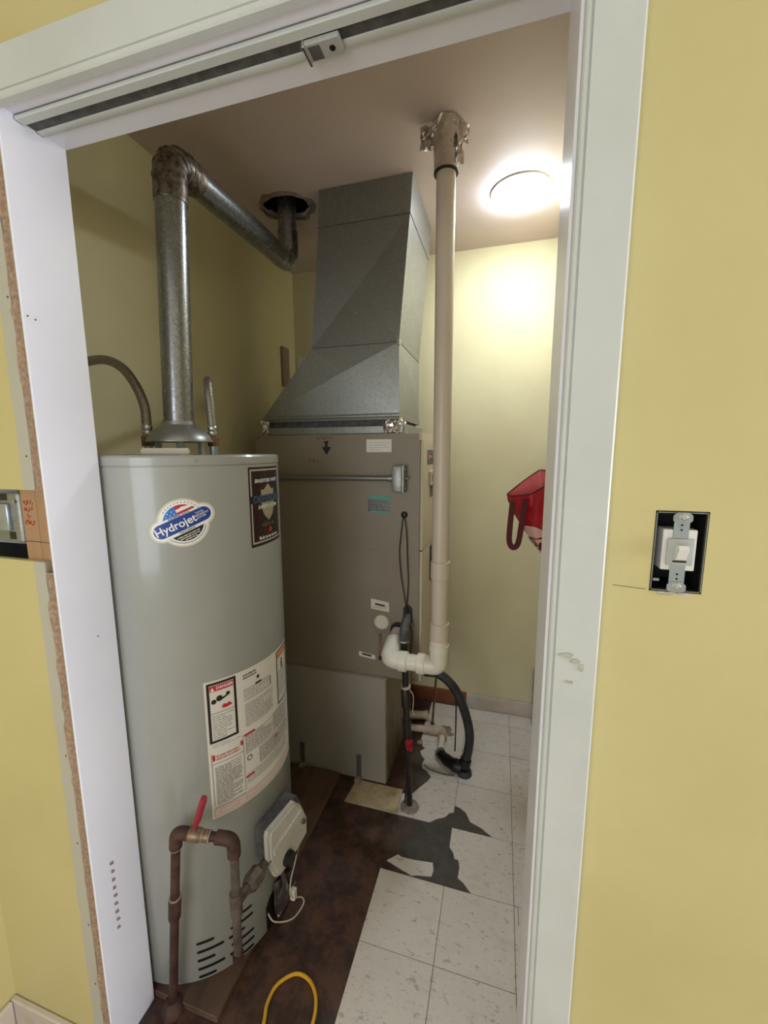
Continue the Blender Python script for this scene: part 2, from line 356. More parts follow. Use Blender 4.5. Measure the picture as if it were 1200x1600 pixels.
rnd = random.Random(11)
for k, (zc, wd, n) in enumerate(((1.378, .030, 6), (1.364, .026, 5), (1.350, .008, 2), (1.336, .028, 6))):   # red marker scribble, one stroke each
    for i in range(n):
        x = -1.022-wd/2+i*wd/max(n, 1); pts = [(x+rnd.uniform(-.001, .004), YH+.0121, zc+rnd.uniform(-.006, .006)) for _ in range(4)]
        MB().tube(spline(pts, 4), .00055, 5).build('marker_stroke', 'marker_red', studs[0])
MB().box((-1.0425, YH+.0119, 1.296), (-1.0005, YH+.0127, 1.2972)).build('pencil_line', 'marker', studs[0])
MB().box((-.9995, YH+.0119, 1.2955), (-.9575, YH+.0127, 1.2967)).build('pencil_line', 'marker', studs[1])
# raw torn edge between drywall and jamb
mb = MB(); rnd = random.Random(2); n = 90; L_, R_, B1 = [], [], []
for i in range(n+1):
    z = 2.06*i/n; L_.append(mb.bm.verts.new((-.9790+rnd.uniform(-.003, .003), YH+rnd.uniform(-.002, .003), z))); B1.append(mb.bm.verts.new((-.9805, YH+.011, z))); R_.append(mb.bm.verts.new((-.9568, YH+.004+rnd.uniform(-.002, .002), z)))
for i in range(n):
    if 1.235 < 2.06*i/n < 1.395: continue
    mb.bm.faces.new((L_[i], R_[i], R_[i+1], L_[i+1])); mb.bm.faces.new((L_[i], L_[i+1], B1[i+1], B1[i]))
mb.build('torn_paper_edge', 'raw_edge', wl)
# jambs, head, casings
t1 = struct(MB().box((JL-.0052, YH-.001, 0), (JL, YF, JH+.015), .001, 1).build('trim_1', 'jamb'), 'white painted left door jamb')
rnd = random.Random(9)
for i in range(9):
    z = .507-i*.0225; MB().quad(*[(JL+.0003, -.812+a+rnd.uniform(-.001, .001), z+b) for a, b in ((0, 0), (.008+rnd.uniform(0, .004), -.004), (.008, .006), (0, .009))]).build('scuff_mark', 'rub_mark', t1, smooth=0)
for y, z in ((-.845, 1.731), (-.832, 1.728), (-.78, 1.07)): MB().cyl((JL, y, z), (JL+.0005, y, z), .0017, 8).build('nail_hole', 'spot', t1)
struct(MB().box((JL-.019, YH+.0005, JH), (JR+.019, YF, JH+.0145), .001, 1).build('trim_2', 'jamb'), 'white painted door head')
struct(MB().box((JR, YH+.0005, 0), (JR+.019, YF, JH-.0005), .001, 1).build('trim_3', 'jamb'), 'white painted right door jamb')
def casing(prof, axis, p0, length, name, label):                      # prof: (across, out) points
    mb = MB(); ax = Vector(axis)
    if ax.z: poly = [(p0[0]+a, YH-o, p0[2]) for a, o in prof]
    else: poly = [(p0[0], YH-o, p0[2]+a) for a, o in prof]
    mb.prism(poly, ax*length); return struct(mb.build(name, 'casing', smooth=25), label)
PR = [(0, 0), (0, .012), (.002, .0145), (.0060, .0150), (.0068, .0125), (.0078, .0125), (.0086, .0155), (.0590, .017), (.0612, .0155), (.0615, 0)]
c1 = casing(PR, (0, 0, 1), (-.0205, 0, -.03), 2.0965, 'trim_5', 'white painted casing right of the doorway')
PH = [(0, 0), (0, .012), (.002, .0145), (.0090, .0150), (.0098, .0125), (.0108, .0125), (.0116, .0155), (.0720, .017), (.0735, .0155), (.074, 0)]
casing(PH, (1, 0, 0), (-1.012, 0, 2.0665), .9915+.062, 'trim_4', 'white painted casing over the doorway')
rnd = random.Random(21)
for cx_, cz_, a_, b_ in ((.002, 1.204, .010, .0035), (.013, 1.197, .007, .0030), (.021, 1.189, .004, .005), (.008, 1.166, .006, .0018)):
    pl_ = [(cx_+a_*(1+rnd.uniform(-.35, .3))*math.cos(t*.5236), YH-.0169-max(0, cx_-.0)*0, cz_+b_*(1+rnd.uniform(-.4, .4))*math.sin(t*.5236)) for t in range(12)]
    MB().prism(pl_, (0, -.0004, 0)).build('smudge_mark', 'smudge', c1)
# baseboards
struct(MB().box((-.24, YB-.014, 0), (XR-.0125, YB-.0005, .087), .004, 2).build('baseboard_back', 'base_white'))
struct(MB().box((-.62, YB-.014, 0), (-.241, YB-.0005, .092), .003, 1).build('trim_6', 'base_brown'), 'unpainted brown baseboard behind the furnace')
struct(MB().box((XR-.012, YF+.01, 0), (XR-.0005, YB-.0005, .09), .003, 1).build('baseboard_right', 'base_white'))
struct(MB().box((.1095, YB-.034, 0), (XR-.0125, YB-.0145, .30), .002, 1).build('trim_7', 'base_white'), 'short white corner trim at the right end of the back baseboard')
struct(MB().box((HX0+.0005, YH-.014, -.03), (-1.012, YH-.0005, .052), .003, 1).build('baseboard_front', 'base_white'))
struct(MB().box((HX0+.0005, HY0+.01, -.03), (HX0+.014, YH-.0145, .052), .003, 1).build('baseboard_left', 'base_white'))
struct(MB().box((.042, YH-.014, -.03), (HX1-.0005, YH-.0005, .052), .003, 1).build('baseboard_front_right', 'base_white'))
# hall shell: window on the right, plus an added back opening for fill light
struct(MB().box((HX0-.06, HY0, -.09), (HX0, YH+.012, ZC)).build('wall_hall_left', 'yellow', smooth=0))
mb = MB().box((HX0-.06, HY0-.06, -.09), (-1.15, HY0, ZC)).box((-.1, HY0-.06, -.09), (HX1+.06, HY0, ZC)).box((-1.15, HY0-.06, -.09), (-.1, HY0, .42)).box((-1.15, HY0-.06, 1.98), (-.1, HY0, ZC))
struct(mb.build('wall_hall_back', 'white_hall', smooth=0))
mb = MB().box((HX1, HY0, -.09), (HX1+.06, -1.58, ZC)).box((HX1, -.90, -.09), (HX1+.06, YH+.012, ZC)).box((HX1, -1.58, -.09), (HX1+.06, -.90, .65)).box((HX1, -1.58, 1.95), (HX1+.06, -.90, ZC))
struct(mb.build('wall_hall_right', 'white_hall', smooth=0))
struct(MB().box((HX0-.06, HY0-.06, ZC), (HX1+.06, YF-.021, ZC+.05)).build('ceiling_hall', 'white_hall', smooth=0))

# ---- vinyl tiles: whole ones share a mesh, cut and broken ones have their own outline
def tile_mesh(poly, name='floor_tile', m='tile', h=.0035):
    mb = MB(); mb.prism([(x, y, .0002) for x, y in poly], (0, 0, h)); return mb
G = .0009
proto = None
def whole(c, r):
    global proto
    if proto is None:
        proto = tile_mesh([(G, G), (T-G, G), (T-G, T-G), (G, T-G)]).build('floor_tile', 'tile', floor, smooth=0); o = proto
    else:
        o = proto.copy(); C.objects.link(o); o.parent = floor
    o.location = (c*T, r*T, 0); return o
for c, r in ((-2, -2), (-1, -2), (-2, -3), (-1, -3), (-1, 1), (-1, 2)): whole(c, r)
def cut(poly, m='tile'): return tile_mesh(poly).build('floor_tile', m, floor, smooth=0)
def cell(x0, y0, x1, y1): return [(x0+G, y0+G), (x1-G, y0+G), (x1-G, y1-G), (x0+G, y1-G)]
for c in (-2, -1): cut(cell(c*T, YH+.001, (c+1)*T, -3*T)); 
for r in (-3, -2, -1, 0, 1, 2): cut(cell(0, max(r*T, YF+.003), XR-.013, (r+1)*T))
cut(cell(0, 3*T, XR-.013, YB-.016)); cut(cell(-T, 3*T, 0, YB-.016))
cut(cell(-.440, 3*T, -T, YB-.016))
cut([(-.441, 2*T+G), (-T-G, 2*T+G), (-T-G, 3*T-G), (-.437, 3*T-G), (-.446, .60), (-.44, .53)])
cut([(-.350, T+G), (-T-G, T+G), (-T-G, 2*T-G), (-.437, 2*T-G), (-.425, .415), (-.408, .405), (-.43, .378), (-.418, .352), (-.398, .33), (-.405, .30), (-.40, .275), (-.375, .262)])
cut([(-2*T+G, G), (-.318, G), (-.29, .026), (-.262, .040), (-.245, .066), (-T-G, .072), (-T-G, T-G), (-.352, T-G), (-.362, .20), (-.385, .165), (-.412, .118), (-2*T+G, .105)])
cut([(-.072, G), (-G, G), (-G, T-G), (-T+G, T-G), (-T+G, .106), (-.205, .101), (-.183, .086), (-.160, .046), (-.115, .030)])
cut([(-T+G, -G), (-T+G, -.083), (-.212, -.10), (-.205, -.122), (-.191, -.122), (-.184, -.150), (-.186, -.188), (-.165, -.200), (-.138, -T+G), (-G, -T+G), (-G, -G)])
cut([(-.441, -.196), (-.408, -.164), (-.392, -.170), (-.345, -.168), (-.279, -.160), (-.272, -.186), (-.276, -.208), (-.325, -.217), (-.344, -.224), (-.398, -.208)])
cut([(-3*T+G, G), (-2*T-G, G), (-2*T-G, .126), (-3*T+G+.012, .126)], 'tile_dirty')
mb = MB().box((.012, -.284, .0036), (.0135, -.228, .0039)).box((0, -.2285, .0036), (.0135, -.2275, .0039)); mb.build('ink_mark', 'ink_blue', floor, smooth=0)
for x, y, n_, s_ in ((-.325, .575, 9, .03), (-.30, .54, 6, .02), (-.44, .44, 6, .018)):
    rr = random.Random(int(abs(x*1000)))
    mb = MB(); mb.prism([(x+s_*(1+rr.uniform(-.5, .4))*math.cos(2*math.pi*k/n_), y+s_*1.2*(1+rr.uniform(-.5, .4))*math.sin(2*math.pi*k/n_), .004) for k in range(n_)], (0, 0, .002)); mb.build('dirt_crust', 'plaster', floor)
tag(MB().box((XL+.004, YF+.004, .0005), (-.752, .118, .020), .002, 1).build('plywood_sheet', 'plywood', org=(-1.0, -.3, 0)), 'worn brown plywood sheet on the floor beneath the water heater', 'plywood')

# ------------------------------------------------------------------ water heater
AX, AY, TR = -.984, -.457, .272
wh = thing('water_heater', (AX, AY, .0205), 'tall grey cylindrical gas water heater standing on a plywood sheet', 'water heater')
Z0, Z1 = .040, 1.473
mb = MB().lathe([(TR-.012, .0206), (TR-.012, Z0), (TR-.002, Z0), (TR, Z0+.004), (TR, Z1-.0275), (TR-.0016, Z1-.0265), (TR-.0016, Z1-.0245), (TR+.0012, Z1-.0235), (TR+.0012, Z1-.006), (TR-.002, Z1-.001), (TR-.007, Z1), (TR-.012, Z1-.004), (.05, Z1-.002)], (AX, AY, 0), 128)
mb.build('tank_body', 'tank', wh, smooth=30)
def cmap(phi0, z0, rad=TR):
    p0 = math.radians(phi0)
    return lambda u, v, k: Vector((AX+(rad+k)*math.cos(p0+u/rad), AY+(rad+k)*math.sin(p0+u/rad), z0+v))
MB().lathe([(.004, 0), (.003, .0025)], cmap(-41, 1.459)(0, 0, .001), 12, axis=cmap(-41, 0)(0, 0, 1)-cmap(-41, 0)(0, 0, 0)).build('jacket_screw', 'zinc', wh)
# louvre slots
m_ = cmap(-43, .0)
for k, (u, v, l) in enumerate(((-.073, .1555, .046), (-.073, .128, .070), (-.073, .1005, .046), (-.073, .073, .070), (-.073, .0475, .046),
                               (.015, .155, .066), (.009, .128, .046), (.015, .1005, .066), (.009, .073, .072), (.015, .0475, .064), (.035, .182, .044))):
    decal('vent_slot', [[(u+l/2+x, v+y) for x, y in capsule(l/2, .0044, 8)]], m_, .0005, 'black', wh)
# front badge (round sticker with a slanted bar)
bd = decal('round_badge', [circ((.002, 0), .0575), *rot2([capsule(.0755, .0272)], .40)], cmap(-48.7, 1.3155), .0004, 'clear_tape', wh)
bd.data.materials[0] = MATS['paper_cream']
bm_ = cmap(-48.7, 1.3155); AN = .40; c0 = (.002, 0)
decal('badge_ground', [circ(c0, .0535), *rot2([capsule(.071, .0235)], AN)], bm_, .0007, 'print_white', bd)
decal('badge_bar', rot2([capsule(.0665, .0165)], AN), bm_, .0010, 'print_blue', bd)
def seg_poly(r, t0, s0, s1, sgn=1):                                   # circular segment beyond t0 between s0 and s1
    e = math.sqrt(r*r-t0*t0); s0 = max(s0, -e); s1 = min(s1, e); n = 14
    return [(s0, sgn*t0), (s1, sgn*t0)]+[(s, sgn*max(math.sqrt(max(r*r-s*s, 0)), t0)) for s in [s1+(s0-s1)*k/n for k in range(n+1)]]
decal('badge_canton', rot2([seg_poly(.0435, .0225, -1, -.003)], AN, c0), bm_, .0010, 'print_sky', bd)
decal('badge_stripes', rot2([seg_poly(.0435, .0345, -.003, 1), seg_poly(.0435, .0225, -.003, 1)[:2]+[(.034, .0275), (-.003, .0275)]], AN, c0), bm_, .0010, 'print_red', bd)
decal('badge_ripple', rot2([[(.0, .0295), (.012, .0335), (.030, .0300), (.030, .0325), (.012, .0365), (.0, .0325)]], AN, c0), bm_, .0012, 'print_white', bd)
decal('badge_stars', rot2([circ((x, y), .0013, 8) for x, y in ((-.028, .027), (-.018, .027), (-.009, .027), (-.022, .033), (-.012, .034))], AN, c0), bm_, .0012, 'print_white', bd)
decal('badge_black', rot2([seg_poly(.0435, .0225, -1, 1, -1)], AN, c0), bm_, .0010, 'print_black', bd)
cs, sn = math.cos(AN), math.sin(AN); RT = lambda s, t: (c0[0]+s*cs-t*sn, c0[1]+s*sn+t*cs)
decal('badge_lettering', text2d('Hydrojet', .026, RT(-.0185, .0005), AN, 1.0), bm_, .0014, 'print_white', bd)
decal('badge_small_lettering', text2d('TOTAL', .0062, RT(.041, .008), AN)+text2d('PERFORMANCE', .0062, RT(.0435, .002), AN, .75)+text2d('SYSTEM', .0062, RT(.041, -.004), AN), bm_, .0014, 'paper', bd)
decal('badge_caption', text2d('EQUIPPED WITH', .0058, RT(-.002, .0195), AN, 1.15), bm_, .0014, 'print_black', bd); decal('badge_caption', text2d('FEATURING', .0058, RT(.0, -.0195), AN, 1.2), bm_, .0014, 'print_black', bd)
decal('badge_fine_print', rot2(sum([dashes(a, b-.003, c, b, .02, .0022, random.Random(i), .0012) for i, (a, b, c) in enumerate(((-.028, -.0255, .030), (-.024, -.0305, .022), (-.014, -.0355, .014)))], []), AN, c0), bm_, .0012, 'paper', bd)
ring = []
for a in range(30, 155, 9): ring += rot2([rect(-.0013, -.0011, .0013, .0011)], math.radians(a)-1.57, (c0[0]+.0485*math.cos(math.radians(a)), c0[1]+.0485*math.sin(math.radians(a))))
for a in range(232, 350, 4): ring += rot2([rect(-.0011, -.0013, .0011, .0013)], math.radians(a)-1.57, (c0[0]+.0485*math.cos(math.radians(a)), c0[1]+.0485*math.sin(math.radians(a))))
decal('badge_rim_print', ring, bm_, .0010, 'print_mid', bd)['kind'] = 'stuff'
# tall black label
lm = cmap(3.2, 1.3335); LW, LH = .0785, .1065
lb = decal('black_label', [rect(-LW, -LH, LW, LH)], lm, .0004, 'label_black', wh)
tag(lb, 'tall black label with a silver border')
decal('label_border', frame(-LW+.005, -LH+.008, LW-.005, LH-.006, .0045), lm, .0007, 'label_silver', lb)
decal('label_shield', [[(-.034, .046), (-.022, .044), (0, .060), (.022, .044), (.034, .046), (.034, -.004), (.022, -.026), (0, -.042), (-.022, -.026), (-.034, -.004)]], lm, .0007, 'print_gold', lb)
decal('label_band', [rect(-LW+.002, .010, LW-.002, .030)], lm, .0009, 'print_black', lb)
decal('label_maker_lettering', text2d('BRADFORD WHITE', .0135, (0, .069), 0, 1.0, .25), lm, .0010, 'print_white', lb)
decal('label_title_lettering', text2d('DEFENDER', .027, (0, .0195), 0, 1.0), lm, .0012, 'print_steel', lb)
decal('label_subtitle_lettering', text2d('SAFETY SYSTEM', .0135, (0, -.002), 0, 1.05, .25), lm, .0012, 'print_white', lb)
decal('label_fine_print', dashes(-.035, -.056, .03, -.046, .005, .0018, random.Random(4)), lm, .0009, 'print_mid', lb)
decal('label_seal', [circ((.004, -.068), .0085, 8)], lm, .0009, 'print_red', lb)
decal('label_motto_lettering', text2d('Built to be the best', .0125, (0, -.086), 0, 1.0), lm, .0010, 'print_white', lb)
# large paper warning label
wm = cmap(-45, .905); U = .318; rn = random.Random(8)
pl = decal('warning_label', [[(0, 0), (U, -.006), (U, -.392), (0, -.388)]], wm, .0004, 'paper', wh)
decal('danger_frame', frame(.006, -.172, .080, -.006, .0065), wm, .0007, 'print_black', pl)
decal('danger_band', [rect(.0135, -.030, .0725, -.014)], wm, .0007, 'print_red', pl)
decal('danger_lettering', text2d('DANGER', .0115, (.0505, -.0222), 0, .92)+[[(.0155, -.028), (.0245, -.028), (.0200, -.0175)]], wm, .0010, 'print_white', pl)
decal('danger_picture', [circ((.022, -.058), .0065, 14), circ((.036, -.052), .008, 14), [(.036, -.055), (.060, -.045), (.061, -.050), (.038, -.060)], circ((.058, -.046), .0055, 12)], wm, .0008, 'print_black', pl)
decal('danger_flame', [[(.040, -.078), (.046, -.070), (.052, -.074), (.060, -.070), (.068, -.080), (.052, -.083), (.044, -.082)]], wm, .0008, 'print_red', pl)
for r_ in (rect(.0125, -.091, .0735, -.0898), rect(.0088, -.358, .0900, -.357), rect(.0088, -.232, .0900, -.2308), rect(.0905, -.352, .0917, -.185), rect(.007, -.352, .0082, -.200)): decal('rule_line', [r_], wm, .0007, 'print_black', pl)
decal('fine_print', dashes(.016, -.160, .070, -.096, .0062, .0018, rn)+dashes(.100, -.092, .200, -.056, .0052, .0018, rn)+dashes(.102, -.165, .205, -.100, .0042, .0016, rn)
      + dashes(.014, -.350, .084, -.240, .0036, .0018, rn)+dashes(.097, -.245, .20, -.19, .0040, .0018, rn)+dashes(.140, -.30, .300, -.25, .0038, .0018, rn)+dashes(.097, -.335, .29, -.305, .0046, .0016, rn)
      + dashes(.238, -.155, .305, -.075, .0058, .0018, rn)+dashes(.20, -.245, .30, -.185, .0040, .0018, rn)+dashes(.012, -.188, .085, -.176, .006, .0014, rn), wm, .0007, 'print_mid', pl)
decal('model_lettering', dashes(.100, -.024, .172, -.010, .008, .0050, random.Random(33), .0014), wm, .0007, 'print_mid', pl)
star = [(.148+(.008 if k % 2 == 0 else .0035)*math.sin(math.pi*k/5), -.040+(.008 if k % 2 == 0 else .0035)*math.cos(math.pi*k/5)) for k in range(10)]
decal('rating_star', [star], wm, .0008, 'print_black', pl); decal('rating_bar', [rect(.138, -.060, .160, -.054)], wm, .0008, 'print_black', pl); decal('rating_bar', [rect(.194, -.088, .199, -.062)], wm, .0008, 'print_mid', pl)
decal('rating_ring', [circ((.108, -.262), .0085, 20)], wm, .0007, 'print_mid', pl); decal('rating_ring_centre', [circ((.108, -.262), .005, 20)], wm, .0009, 'paper', pl)
decal('caution_frame', frame(.232, -.178, .314, -.012, .005), wm, .0007, 'print_black', pl)
decal('caution_band', [rect(.238, -.036, .308, -.020)], wm, .0007, 'print_orange', pl)
decal('caution_picture', [circ((.268, -.050), .005, 12), [(.262, -.056), (.275, -.056), (.272, -.078), (.264, -.078)]], wm, .0007, 'print_black', pl)
for r_ in (rect(.0095, -.222, .016, -.205), rect(.083, -.212, .0895, -.198), rect(.094, -.192, .128, -.186), rect(.094, -.318, .12, -.312), rect(.205, -.268, .222, -.262)): decal('red_bar', [r_], wm, .0008, 'print_red', pl)
decal('red_lettering', dashes(.019, -.221, .081, -.204, .008, .0052, random.Random(13), .0016), wm, .0007, 'pink_outline', pl)
decal('bottom_strip', [rect(.004, -.386, .312, -.358)], wm, .00055, 'paper_pink', pl)
decal('bottom_strip_outline', frame(.006, -.384, .310, -.360, .0011)+frame(.02, -.378, .07, -.366, .0009)+frame(.09, -.378, .14, -.366, .0009), wm, .0008, 'pink_outline', pl)
# combustion opening, shield and burner tube
om = cmap(1, .10)
decal('combustion_opening', [[(-.085, -.058), (.09, -.058), (.09, .045), (-.02, .070), (-.070, .045), (-.085, .02)]], om, .0006, 'black', wh)
mb = MB(); pts = [om(-.055, .075, .004), om(-.02, .082, .02), om(.02, .05, .028), om(.045, .0, .018), om(.0, -.05, .016), om(-.05, -.052, .006), om(-.06, .0, .008)]
cc = om(-.015, .015, .034); V_ = mb.vs(pts); c_ = mb.bm.verts.new(cc)
for k in range(7): mb.bm.faces.new((V_[k], V_[(k+1) % 7], c_))
mb.build('sight_shield', 'silver_sheet', wh, smooth=0)
MB().box(om(0, -.046, .004)+Vector((0, -.05, -.006)), om(0, -.046, .004)+Vector((.006, .06, .004)), .001, 1).build('door_lip', 'chrome', wh)
# gas control valve
vn = (Vector((math.cos(math.radians(-7)), math.sin(math.radians(-7)), 0))); vt = Vector((-vn.y, vn.x, 0)); vc = Vector((AX, AY, .358))
VP = lambda t, z, d: vc+vn*d+vt*t+Vector((0, 0, z))
gv = MB().prism([VP(t, z, TR+.001) for t, z in ((-.078, .072), (.060, .072), (.080, .03), (.080, -.062), (-.02, -.075), (-.072, -.045))], vn*.042).build('gas_control', 'valve_grey', wh)
OCT = [(-.094, .078), (-.088, .090), (.030, .082), (.062, .042), (.090, -.028), (.088, -.078), (.040, -.088), (-.045, -.092), (-.066, -.078), (-.094, .0)]
mb = MB(); mb.prism([VP(t, z, TR+.044) for t, z in OCT], vn*.012); mb.prism([VP(t*.9, z*.9, TR+.056) for t, z in OCT], vn*.006); mb.build('control_cover', 'valve_white', gv, smooth=0)
MB().prism([VP(t, z, TR+.062) for t, z in ((-.080, .030), (.050, .038), (.060, .018), (-.076, .006))], vn*.006).build('cover_ridge', 'valve_white', gv, smooth=0)
MB().lathe([(.021, 0), (.021, .012), (.017, .016)], VP(-.020, -.058, TR+.062), 20, axis=vn).build('thermostat_knob', 'black', gv)
MB().lathe([(.008, 0), (.007, .008)], VP(.062, -.012, TR+.062), 14, axis=vn).build('reset_button', 'valve_grey', gv)
MB().box(VP(.028, -.115, TR+.02), VP(.046, -.088, TR+.05)+Vector((0, 0, 0)), .002, 1).build('valve_connector', 'black', gv)
MB().tube(spline([VP(-.02, -.09, TR+.03), VP(-.01, -.14, TR+.035), VP(.0, -.19, TR+.03), VP(-.005, -.235, TR+.012)], 6), .0065, 12).build('burner_tube', 'gal_pipe', gv)
MB().tube(spline([VP(.062, -.085, TR+.035), VP(.050, -.14, TR+.04), VP(.02, -.19, TR+.04), VP(.012, -.24, TR+.045), VP(.05, -.28, TR+.055), VP(.052, -.305, TR+.06), VP(.0, -.30, TR+.055), VP(-.05, -.262, TR+.03), VP(-.056, -.235, TR+.012)], 8), .0021, 8).build('igniter_wire', 'wire_white', gv)
MB().tube(spline([VP(.075, -.06, TR+.03), VP(.078, -.11, TR+.035), VP(.045, -.17, TR+.035), VP(.036, -.21, TR+.03)], 8), .0020, 8).build('pilot_wire', 'wire_orange', gv)
MB().tube(spline([VP(.03, -.11, TR+.03), VP(.034, -.17, TR+.036), VP(.026, -.23, TR+.03)], 6), .0045, 10).build('pilot_tube', 'rust', gv)
MB().box(VP(.016, -.262, TR+.036), VP(.036, -.228, TR+.050), .002, 1).build('wire_connector', 'pvc_white', gv)
# top fittings
HB = Vector((-.982, -.455, 0))
dh = MB().lathe([(.088, 1.508), (.088, 1.512), (.080, 1.527), (.066, 1.540), (.058, 1.546), (.050, 1.550), (.0435, 1.556), (.0425, 1.566), (.040, 1.566), (.045, 1.545), (.076, 1.524), (.084, 1.508)], (HB.x, HB.y, 0), 40, cap0=False, cap1=False).build('draft_hood', 'hood', wh)
for a in (250, 310, 130, 10):
    c_ = HB+Vector((math.cos(math.radians(a))*.062, math.sin(math.radians(a))*.062, 0)); MB().box(c_+Vector((-.006, -.006, Z1-.003)), c_+Vector((.006, .006, 1.528))).build('hood_leg', 'zinc', dh)
cp = []
for nm, (x, y) in (('c', (-1.043, -.508)), ('h', (-.918, -.395))):
    n_ = MB().lathe([(.0115, Z1-.004), (.0115, 1.496)], (x, y, 0), 18).build('pipe_nipple', 'zinc', wh)

# ------------------------------------------------------------------ things around the heater
def flex(name, label, base, path):
    t = thing(name, (base[0], base[1], 1.4965), label, 'water hose', 'braided water connectors')
    MB().lathe([(.0165, 1.4965), (.0165, 1.522), (.013, 1.527)], (base[0], base[1], 0), 6).build('union_nut', 'copper', t, smooth=0)
    MB().lathe([(.0135, 1.528), (.0150, 1.532), (.0150, 1.538), (.0125, 1.541), (.0145, 1.545), (.0145, 1.552), (.012, 1.556)], (base[0], base[1], 0), 20).build('ferrule', 'chrome', t)
    MB().tube(spline(path, 8), .0125, 16).build('braided_sleeve', 'braid', t); return t
flex('braided_connector', 'braided metal hose curving from the heater top toward the left jamb', (-1.043, -.508),
     [(-1.043, -.508, 1.556), (-1.044, -.508, 1.60), (-1.062, -.508, 1.650), (-1.105, -.506, 1.705), (-1.165, -.503, 1.735), (-1.235, -.50, 1.738), (-1.274, -.50, 1.728)])
flex('braided_connector', 'upright braided metal hose right of the vertical vent pipe', (-.918, -.395),
     [(-.918, -.395, 1.556), (-.922, -.393, 1.61), (-.930, -.387, 1.662), (-.950, -.362, 1.690), (-1.00, -.30, 1.70), (-1.11, -.16, 1.69), (-1.274, .05, 1.66)])
d1 = Vector((.74, .67, 0)); c_ = Vector((-.915, -.575, 0)); d2 = Vector((-.67, .74, 0))
mb = MB(); mb.prism([c_+d1*a+d2*b+Vector((0, 0, Z1+.0006)) for a, b in ((-.058, -.016), (.052, -.016), (.052, .018), (-.058, .018))], (0, 0, .016))
bmesh.ops.bevel(mb.bm, geom=mb.bm.edges[:], offset=.003, segments=2, affect='EDGES')
tag(mb.build('foam_strip', 'pvc_white', org=(c_.x, c_.y, Z1)), 'white foam strip lying on top of the water heater', 'foam strip')
# vent connector
vp_ = thing('vent_pipe', (HB.x, HB.y, 1.567), 'galvanised vent pipe rising from the heater and slanting back to the ceiling', 'vent pipe')
V0, V1, V2 = Vector((-.982, -.455, 1.567)), Vector((-.952, -.452, 2.235)), Vector((-.985, .232, 2.268))
VR = .0395
dd = (V2-V1).normalized(); du = (V1-V0).normalized()
MB().tube([V0, V1-du*.095], VR, 32).build('vent_riser', 'vent_metal', vp_)
el = MB(); P_ = fillet([V1-du*.105, V1, V1+dd*.10], .10, 4); el.tube([P_[0]]+P_[1:-1]+[P_[-1]], VR+.0025, 32); elb = el.build('vent_elbow', 'vent_rusty', vp_, smooth=15)
for q in (P_[1], P_[2], P_[3], P_[4], P_[-2]):
    i = P_.index(q); tn = (P_[min(i+1, len(P_)-1)]-P_[max(i-1, 0)]).normalized(); MB().tube([q-tn*.002, q+tn*.002], VR+.0042, 32).build('seam_ring', 'vent_rusty', elb)
MB().tube([V1+dd*.09, V2-dd*.075], VR, 32).build('vent_run', 'vent_metal', vp_)
P_ = fillet([V2-dd*.085, V2, V2+Vector((0, 0, .09))], .085, 4); MB().tube(P_, VR+.0025, 32).build('vent_elbow', 'vent_metal', vp_, smooth=15)
vu = MB().tube([V2+Vector((0, 0, .085)), V2+Vector((0, 0, .40))], VR-.001, 32).build('vent_stub', 'vent_metal', vp_)
for z in (.10, .112): MB().tube([V2+Vector((0, 0, z)), V2+Vector((0, 0, z+.005))], VR+.003, 32).build('seam_ring', 'vent_metal', vu)
# black iron gas line
gp = thing('gas_pipe', (-.882, -.738, .001), 'rusty iron gas line with a red lever valve in front of the heater', 'gas pipe')
g0, g1 = Vector((-.884, -.740, .001)), Vector((-.826, -.7365, .558))
g2, g3 = Vector((-.690, -.700, .540)), Vector((-.700, -.698, .188)); dn = (g1-g0).normalized()
MB().tube([g0, g1-dn*.03], .0108, 16).build('riser', 'rust', gp)
MB().tube([g0+dn*.300, g0+dn*.305, g0+dn*.36, g0+dn*.365], [.0130, .0150, .0150, .0130], 16).build('coupling', 'rust', gp)
MB().lathe([(.030, 0), (.029, .012), (.022, .024), (.0115, .032)], g0, 20).build('floor_collar', 'rust', gp)
hd = (g2-g1).normalized()
MB().tube(fillet([g1-dn*.042, g1, g1+hd*.036], .03, 6), .0152, 16).build('elbow', 'rust', gp)
gvb = MB().tube([g1+hd*.030, g1+hd*.036, g1+hd*.060, g1+hd*.064, g1+hd*.082], [.0135, .0170, .0155, .0135, .0135], 14).build('valve_body', 'brass', gp)
hb = g1+hd*.046+Vector((0, 0, .012)); ht = hb+Vector((.046, -.01, .110))
MB().tube([hb+Vector((0, 0, -.01)), hb+Vector((0, 0, .012))], .008, 12).build('valve_stem', 'brass', gvb)
pn = (ht-hb).cross(Vector((.3, 1, 0))).normalized()
MB().tube(spline([hb+Vector((0, 0, .006)), hb*.75+ht*.25, hb*.4+ht*.6, ht], 4), [.0065]*5+[.0085]*7+[.007], 10).build('lever_handle', 'red_handle', gvb)
MB().tube([g1+hd*.082, g2-hd*.03], .0108, 16).build('nipple', 'rust', gp)
MB().tube(fillet([g2-hd*.042, g2, g2+Vector((-.0005, 0, -.045))], .034, 6), .0160, 16).build('elbow', 'rust', gp)
MB().tube([g2+Vector((0, 0, -.04)), g3], .0108, 16).build('drop_leg', 'gal_pipe', gp)
te = Vector((-.695, -.699, .352))
MB().tube([te+Vector((0, 0, .032)), te+Vector((0, 0, -.032))], .0150, 16).build('tee', 'gal_pipe', gp)
MB().tube([g3+Vector((0, 0, .012)), g3+Vector((0, 0, -.02))], .0140, 16).build('end_cap', 'rust', gp)
vi = Vector((-.678, -.560, .352)); bdv = (vi-te).normalized()
MB().tube([te, vi], .0125, 14).build('branch', 'gal_pipe', gp)
